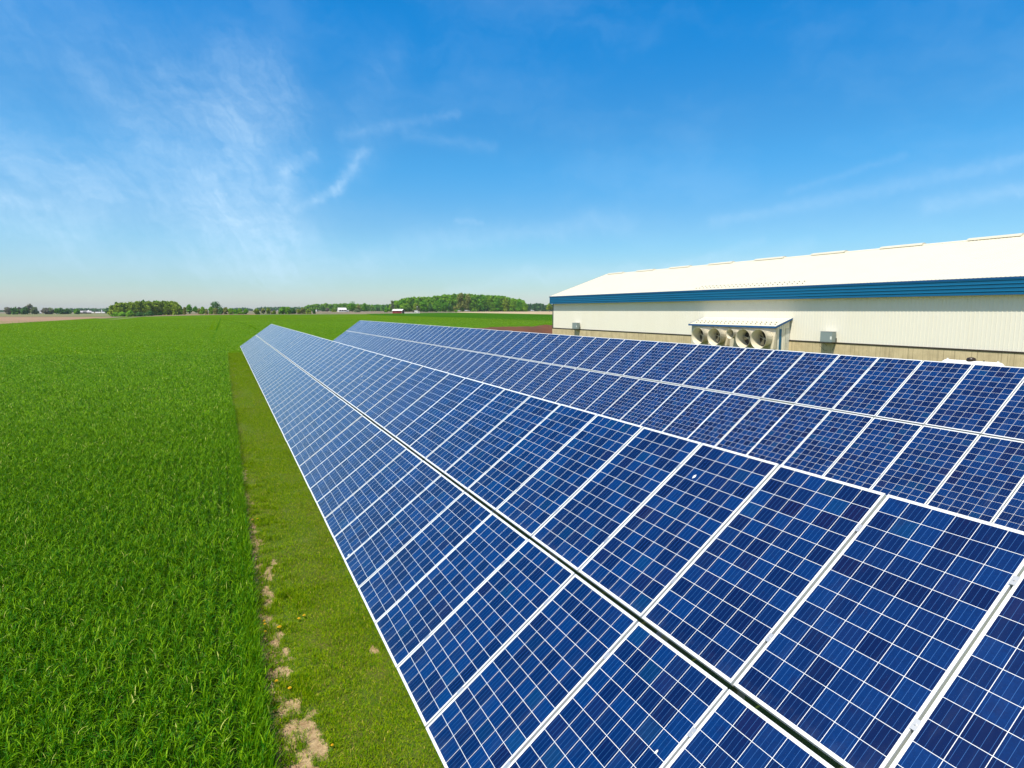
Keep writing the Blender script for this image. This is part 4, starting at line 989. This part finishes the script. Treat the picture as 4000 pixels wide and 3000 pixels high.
# hedge line
for (px, yt, wp, yb, k, shp, lab) in [
    (739, 1191, 28, 1226, 'green', 'round', 'rounded dark green tree first right of the left wood'), (765, 1196, 22, 1226, 'green', 'round', 'green tree second right of the left wood'),
    (778, 1205, 16, 1227, 'brown', 'bush', 'brown bush in the gap left of a round bush'), (792, 1200, 24, 1228, 'spring', 'bush', 'round light green bush right of the brown bush'),
    (806, 1207, 12, 1228, 'brown', 'bush', 'thin brownish bush left of the tall round tree'), (825, 1198, 26, 1228, 'spring', 'bush', 'green bush at the left foot of the tall round tree'),
    (846, 1180, 54, 1225, 'dark', 'round', 'tall dark round tree rising above the hedge'), (842, 1206, 28, 1228, 'brown', 'bush', 'brownish bush under the tall dark round tree'),
    (864, 1204, 26, 1228, 'dark', 'bush', 'dark bush at the right foot of the tall round tree'), (882, 1201, 26, 1228, 'brown', 'bush', 'mixed brown green bush right of the tall round tree'),
    (900, 1203, 26, 1228, 'spring', 'bush', 'light bush in the middle of the hedge right of the tall tree'), (920, 1206, 24, 1228, 'green', 'bush', 'dark green bush third from the right end of the hedge'),
    (938, 1206, 24, 1228, 'spring', 'bush', 'bright bush second from the right end of the hedge'), (961, 1207, 24, 1228, 'green', 'bush', 'bush closing the hedge at its right end'),
    (1001, 1204, 27, 1228, 'olive', 'bush', 'olive bush first right of the gap in the hedge'), (1027, 1206, 20, 1226, 'brown', 'bush', 'brown bush second right of the gap'),
    (1047, 1204, 20, 1226, 'olive', 'bush', 'olive brown bush left of two tiny bushes'), (1061, 1219, 8, 1227, 'brown', 'bush', 'tiny brown bush in the field gap'),
    (1072, 1213, 14, 1227, 'olive', 'bush', 'tiny olive bush left of the tall bush clump'), (1105, 1199, 34, 1227, 'green', 'bush', 'tall green bush at the left of the clump before the pole'),
    (1124, 1199, 30, 1227, 'spring', 'bush', 'light bush in the clump before the pole'), (1143, 1204, 28, 1226, 'dark', 'bush', 'dark bush directly left of the wooden pole'),
    (1166, 1208, 20, 1226, 'olive', 'bush', 'sparse olive bush right of the wooden pole'), (1183, 1205, 24, 1226, 'brown', 'bush', 'brown bush in the hedge end right of the pole'),
    (1205, 1205, 26, 1226, 'olive', 'bush', 'olive bush near the end of the hedge right of the pole'), (1226, 1208, 16, 1226, 'dark', 'bush', 'last dark bush beside the small white tank')]:
    ptree(px, yt, wp, near_r(px, yb), k, lab, n=650, group='hedge along the field edge', leaf=.5, shape=shp, cat='tree' if shp == 'round' else 'bush')
for (px, yt, wp, r, k, shp, lab) in [
    (1262, 1198, 22, 800, 'dark', 'round', 'dark purple grey tree left of the white house'), (1280, 1203, 18, 800, 'grey', 'round', 'grey brown tree left of the white house'),
    (1303, 1207, 22, 640, 'olive', 'bush', 'low olive bush just left of the white house'), (1376, 1183, 38, 640, 'green', 'round', 'big green tree right of the white house'),
    (1398, 1190, 26, 660, 'brown', 'round', 'brownish bare tree between the big green tree and the conical tree'), (1393, 1208, 26, 600, 'pale', 'bush', 'pale round bush below the big green tree'),
    (1425, 1184, 20, 650, 'green', 'cone', 'conical dark green tree right of the big green tree'), (1510, 1203, 22, 600, 'green', 'round', 'dark green tree left of the red barn'),
    (1533, 1174, 18, 640, 'pale', 'round', 'thin pale tree at the left end of the large wood')]:
    ptree(px, yt, wp, r, k, lab, n=750, group='trees round the white house', leaf=.6, shape=shp, cat='tree' if shp != 'bush' else 'bush')
# large wood
prof_big = [(1530, 1186), (1548, 1174), (1575, 1166), (1610, 1161), (1650, 1160), (1690, 1156), (1740, 1151), (1790, 1146), (1812, 1145), (1850, 1150), (1890, 1152), (1935, 1153), (1975, 1158), (2010, 1164), (2040, 1172), (2052, 1186)]
wood('large_wood', 'large fresh green wood on the horizon left of the barn', prof_spec(prof_big, 9, 34, 705, rw, 25, 5) + prof_spec(prof_big, 13, 36, 735, rw, 20, 4), 'spring', 1.0, 800)
big_front = [(1545, 1180, 34, 'spring'), (1572, 1172, 36, 'green'), (1600, 1168, 36, 'spring'), (1632, 1166, 38, 'spring'), (1655, 1172, 34, 'green'), (1690, 1166, 36, 'spring'),
             (1722, 1164, 36, 'green'), (1760, 1160, 38, 'spring'), (1800, 1144, 40, 'brown'), (1828, 1148, 34, 'brown'), (1850, 1156, 38, 'spring'), (1885, 1155, 36, 'green'), (1915, 1158, 38, 'spring'), (1945, 1157, 36, 'green'),
             (1975, 1162, 38, 'olive'), (2003, 1168, 34, 'spring'), (2030, 1176, 32, 'green'), (2052, 1190, 26, 'spring')]
desc = {'spring': 'yellow green tree', 'green': 'mid green tree', 'brown': 'tawny thinly leaved tree', 'olive': 'olive green tree'}
for i, (px, yt, wp, k) in enumerate(big_front):
    where = '%s from the left along the front of the large wood' % ordi(i + 1) if i < 9 else '%s from the right along the front of the large wood' % ordi(len(big_front) - i)
    ptree(px, yt, wp, 690, k, desc[k] + ' standing ' + where, n=1000, group='trees along the front of the large wood', leaf=.85)
for (px, yt, wp, k, lab) in [
    (1625, 1184, 30, 'olive', 'olive rounded tree in front of the large wood behind the white van'), (1653, 1172, 34, 'green', 'rich green tree behind the lamp pole at the farmyard'),
    (1660, 1197, 26, 'green', 'low green tree beside the utility pole in the farmyard'), (1682, 1190, 22, 'dark', 'dark tree between two rich green trees of the farmyard'),
    (1706, 1181, 40, 'green', 'broad rich green tree in the middle of the farmyard trees'), (1740, 1180, 36, 'green', 'rich green tree right of the broad farmyard tree'),
    (1758, 1188, 26, 'dark', 'dark green tree at the right of the farmyard trees'), (1774, 1197, 14, 'brown', 'narrow brown tree right of the dark farmyard tree')]:
    ptree(px, yt, wp, 625, k, lab, n=1000, group='trees in front of the large wood', leaf=.7)
ptree(1782, 1209, 14, 600, 'bright', 'tiny bright bush at the right end of the farmyard trees', n=350, shape='bush', leaf=.5, cat='bush')
ptree(1616, 1213, 12, 590, 'grey', 'grey bush beside the white van in the farmyard', n=350, shape='bush', leaf=.5, cat='bush')
ptree(1578, 1188, 34, 680, 'spring', 'yellow green tree right behind the red barn', n=900, leaf=.85)
ptree(2147, 1184, 24, 640, 'olive', 'single round tree right beside the white barn corner on the horizon', n=700, leaf=.6)

# ------------------------------------------------------------------ far buildings
M_redw = mat('red_boards', (.22, .018, .022), .7); M_fwhite = mat('white_paint', (.80, .80, .77), .5); M_fgrey = mat('grey_roof', (.45, .42, .44), .6)
M_froof = mat('white_metal_roof', (.82, .80, .80), .4); M_brownw = mat('brown_boards', (.14, .07, .06), .7); M_glass = mat('window_dark', (.03, .035, .04), .15)
def house(name, p, L, W, H, RH, rz, lab, cat, wall, roofm, trim=None, doors=(), windows=(), group=None, overhang=.3):
    e = empty(name, p, rz); tag(e, lab, cat, group); hl_, hw = L / 2, W / 2
    mb = MB(); mb.box(-hl_, hl_, -hw, hw, -.5, H)
    for x in (-hl_, hl_): mb.poly([(x, -hw, H), (x, hw, H), (x, 0, H + RH)])
    mb.build('wall', wall, e)
    mb = MB(); o = overhang; k = RH / hw
    for s in (-1, 1):
        mb.prism([(s * (hw + o), H - o * k), (s * (hw + o), H - o * k + .16), (0, H + RH + .16), (0, H + RH)], 'x', -hl_ - o, hl_ + o)
    mb.build('roof', roofm, e)
    if trim:
        mb = MB()
        for x in (-hl_ - .03, hl_ + .03):
            for y in (-hw, hw): mb.box(x - .06, x + .06, y - .12, y + .12, -.2, H)
        mb.build('corner_trim', trim, e)
    for (x, side, w_, h_) in doors:
        if side == 'end': MB().box(-hl_ - .09, -hl_ - .01, x - w_ / 2, x + w_ / 2, 0, h_).build('door', trim or M_glass, e)
        else: MB().box(x - w_ / 2, x + w_ / 2, -hw - .09, -hw - .01, 0, h_).build('door', trim or M_glass, e)
    for (x, z, w_, h_) in windows:
        f = MB().box(x - w_ / 2 - .08, x + w_ / 2 + .08, -hw - .08, -hw - .01, z - .08, z + h_ + .08).build('window', M_fwhite, e)
        MB().box(x - w_ / 2, x + w_ / 2, -hw - .10, -hw - .085, z, z + h_).build('pane', M_glass, f)
    return e
def facing(p, extra=0.0): return -math.atan2(p[0], p[1]) + extra
p = at(1556, 1224.3); m_ = pxm(p)
house('red_barn', p, 40 * m_, 22 * m_, 11.0 * m_, 5.0 * m_, facing(p, -.42), 'small dark red barn with a white gable roof at the field edge', 'barn', M_redw, M_froof, M_fwhite, doors=[(0, 'end', 3.2, 2.8)], overhang=.35)
p = at(1336, 1219.5, 640); m_ = pxm(p)
e = house('white_house', p, 30 * m_, 22 * m_, 9 * m_, 6.5 * m_, facing(p, .25), 'white two-level farmhouse with pale roof in front of the green wood', 'house', M_fwhite, M_froof, windows=[(-2.4, 1.0, 1.2, 1.1), (0, 1.0, 1.2, 1.1), (2.4, 1.0, 1.2, 1.1)])
mb = MB(); mb.box(15 * m_, 25 * m_, -8 * m_, 8 * m_, -.3, 4 * m_); mb.build('porch', M_fwhite, e); MB().prism([(-9 * m_, 4 * m_), (9 * m_, 4 * m_), (0, 7 * m_)], 'x', 15 * m_, 26 * m_).build('porch_roof', M_fgrey, e)
p = at(245, 1224, 860); m_ = pxm(p); house('long_shed', p, 42 * m_, 12 * m_, 4.6 * m_, 2.2 * m_, facing(p, .05), 'long low white farm shed on the far left horizon', 'shed', M_fwhite, M_froof)
p = at(183, 1223, 900); m_ = pxm(p); house('low_shed', p, 18 * m_, 8 * m_, 2.8 * m_, 1.6 * m_, facing(p), 'short low white shed under the grey tree at far left', 'shed', M_fwhite, M_froof)
p = at(155, 1220, 1000); m_ = pxm(p); house('small_house', p, 10 * m_, 8 * m_, 4 * m_, 3.5 * m_, facing(p), 'small pale blue roofed house between grey trees at far left', 'house', M_fwhite, M_fgrey)
p = at(137, 1223, 880); m_ = pxm(p); house('cream_shed', p, 9 * m_, 6 * m_, 2.6 * m_, 1.6 * m_, facing(p), 'tiny cream shed under the tall grey tree at far left', 'shed', mat('cream', (.7, .62, .35), .6), M_froof)
p = at(331, 1221.5, 1000); m_ = pxm(p); e = house('farmhouse', p, 42 * m_, 16 * m_, 5 * m_, 5.5 * m_, facing(p, .06), 'brown walled farm building with a long pale grey roof at left', 'farm building', M_brownw, M_fgrey, doors=[(0, 'side', 4, 3)])
p2 = at(346, 1221, 1010); e = empty('silo', p2); tag(e, 'short white silo rising behind the long grey roof', 'silo', 'far silos'); MB().lathe([(0, 3 * m_), (11 * m_, 3 * m_)], (0, 0, 0), (0, 0, 1), 20).build('silo_wall', M_fwhite, e, True); MB().lathe([(11 * m_, 3.1 * m_), (13 * m_, 1.8 * m_), (13.6 * m_, .01)], (0, 0, 0), (0, 0, 1), 20).build('silo_dome', M_froof, e, True)
p2 = at(398, 1221, 1150); m2 = pxm(p2); e = empty('silo', p2); tag(e, 'slim white silo among small white buildings left of the near wood', 'silo', 'far silos'); MB().lathe([(0, 1.8 * m2), (12 * m2, 1.8 * m2)], (0, 0, 0), (0, 0, 1), 20).build('silo_wall', M_fwhite, e, True); MB().lathe([(12 * m2, 1.85 * m2), (13 * m2, 1.1 * m2), (13.4 * m2, .01)], (0, 0, 0), (0, 0, 1), 20).build('silo_dome', M_froof, e, True)
for px, wp, lab in ((359, 11, 'small rounded white shed right of the long grey roof'), (378, 8, 'tiny white shed between the grey roof and the slim silo'), (388, 7, 'tiny white house left of the slim silo'), (404, 11, 'low white building at the foot of the slim silo')):
    p = at(px, 1221, 1150); m_ = pxm(p); house('white_building', p, wp * m_, 7 * m_, 2.6 * m_, 1.8 * m_, facing(p), lab, 'building', M_fwhite, M_froof, group='small white buildings at far left')
# white upright tank and low trailer near the hedge end
p = at(1236, 1218.5, 700); m_ = pxm(p); e = empty('upright_tank', p); tag(e, 'small white upright tank at the right end of the hedge', 'tank'); MB().lathe([(0, 2.6 * m_), (6 * m_, 2.6 * m_)], (0, 0, 0), (0, 0, 1), 16).build('tank_wall', M_fwhite, e, True); MB().lathe([(6 * m_, 2.6 * m_), (7.6 * m_, .3 * m_)], (0, 0, 0), (0, 0, 1), 16).build('tank_top', M_froof, e, True)
p = at(1244, 1219.5, 690); m_ = pxm(p); e = empty('farm_trailer', p, facing(p)); tag(e, 'low pale trailer parked right of the upright white tank', 'trailer'); MB().box(-3 * m_, 3 * m_, -2, 2, .6, 1.0).build('bed', M_fwhite, e)
for s in (-1, 1): MB().lathe([(-.15, .01), (-.15, .45), (.15, .45), (.15, .01)], (s * 1.6 * m_, -1.6, .45), (0, 1, 0), 14).build('wheel', M_cable, e)
# poles
def pole(px, ytop, r, lab, arm=False, lamp=False):
    p = at(px, 1220, r); m_ = pxm(p); H = (px_of(p)[1] - ytop) * m_; e = empty('street_lamp' if lamp else 'utility_pole', p); tag(e, lab, 'lamp' if lamp else 'pole')
    MB().tube([(0, 0, -.3), (0, 0, H)], [.22, .15], 8).build('post', mat('pole_wood', (.30, .24, .18), .9) if not lamp else M_galv, e)
    if arm: MB().box(-1.1, 1.1, -.07, .07, H - .7, H - .55).build('crossarm', mat('pole_wood', (.30, .24, .18), .9), e)
    if lamp: MB().lathe([(0, .1), (.15, .5), (.5, .45), (.65, .05)], (0, -.4, H - .3), (0, 0, 1), 12).build('lamp_head', M_fwhite, e)
pole(1159.5, 1205, 500, 'pale wooden pole standing in the hedge gap', True)
pole(1629.5, 1199, 585, 'thin pole with a white lamp head before the large wood', lamp=True)
pole(1637, 1204, 580, 'short wooden utility pole right of the white lamp pole', True)
# van by the farmyard
p = at(1629, 1222.5, 560); m_ = pxm(p); e = empty('parked_van', p, facing(p, .1)); tag(e, 'small white van parked in front of the farmyard trees', 'van')
mb = MB(); mb.prism([(-2.3, .35), (2.4, .35), (2.4, 1.0), (1.6, 1.15), (1.0, 2.0), (-2.3, 2.05)], 'y', -.95, .95); mb.build('body', M_fwhite, e)
MB().prism([(1.08, 1.2), (1.62, 1.2), (1.10, 1.88), (.5, 1.9), (.5, 1.2)], 'y', -.965, .965).build('window', M_glass, e)
for x in (-1.5, 1.5):
    for y in (-.9, .9): MB().lathe([(-.12, .01), (-.12, .36), (.12, .36), (.12, .01)], (x, y, .36), (0, 1, 0), 14).build('wheel', M_cable, e)
sheet('gravel_yard', [at(1560, 1224.4), at(1640, 1223.8), at(1640, 1222.3), at(1570, 1222.3)], (8, 4), mat('gravel', (.55, .52, .46), .9), .12)

# ------------------------------------------------------------------ air
HAZE = 1.0
if HAZE:
    mb = MB(); mb.box(-3600, 4200, -400, 4200, -1.5, 31)
    hm = bpy.data.materials.new('haze_air'); hm.use_nodes = True; tn = NT(hm.node_tree)
    tn.n.remove(tn.n['Principled BSDF']); pv = tn.new('ShaderNodeVolumePrincipled'); pv.inputs['Color'].default_value = (.72, .84, 1, 1); pv.inputs['Density'].default_value = .00008
    pv.inputs['Anisotropy'].default_value = 0.0
    tn.link(pv.outputs[0], tn.n['Material Output'].inputs['Volume'])
    o = mb.build('haze', hm); tag(o, kind='stuff')
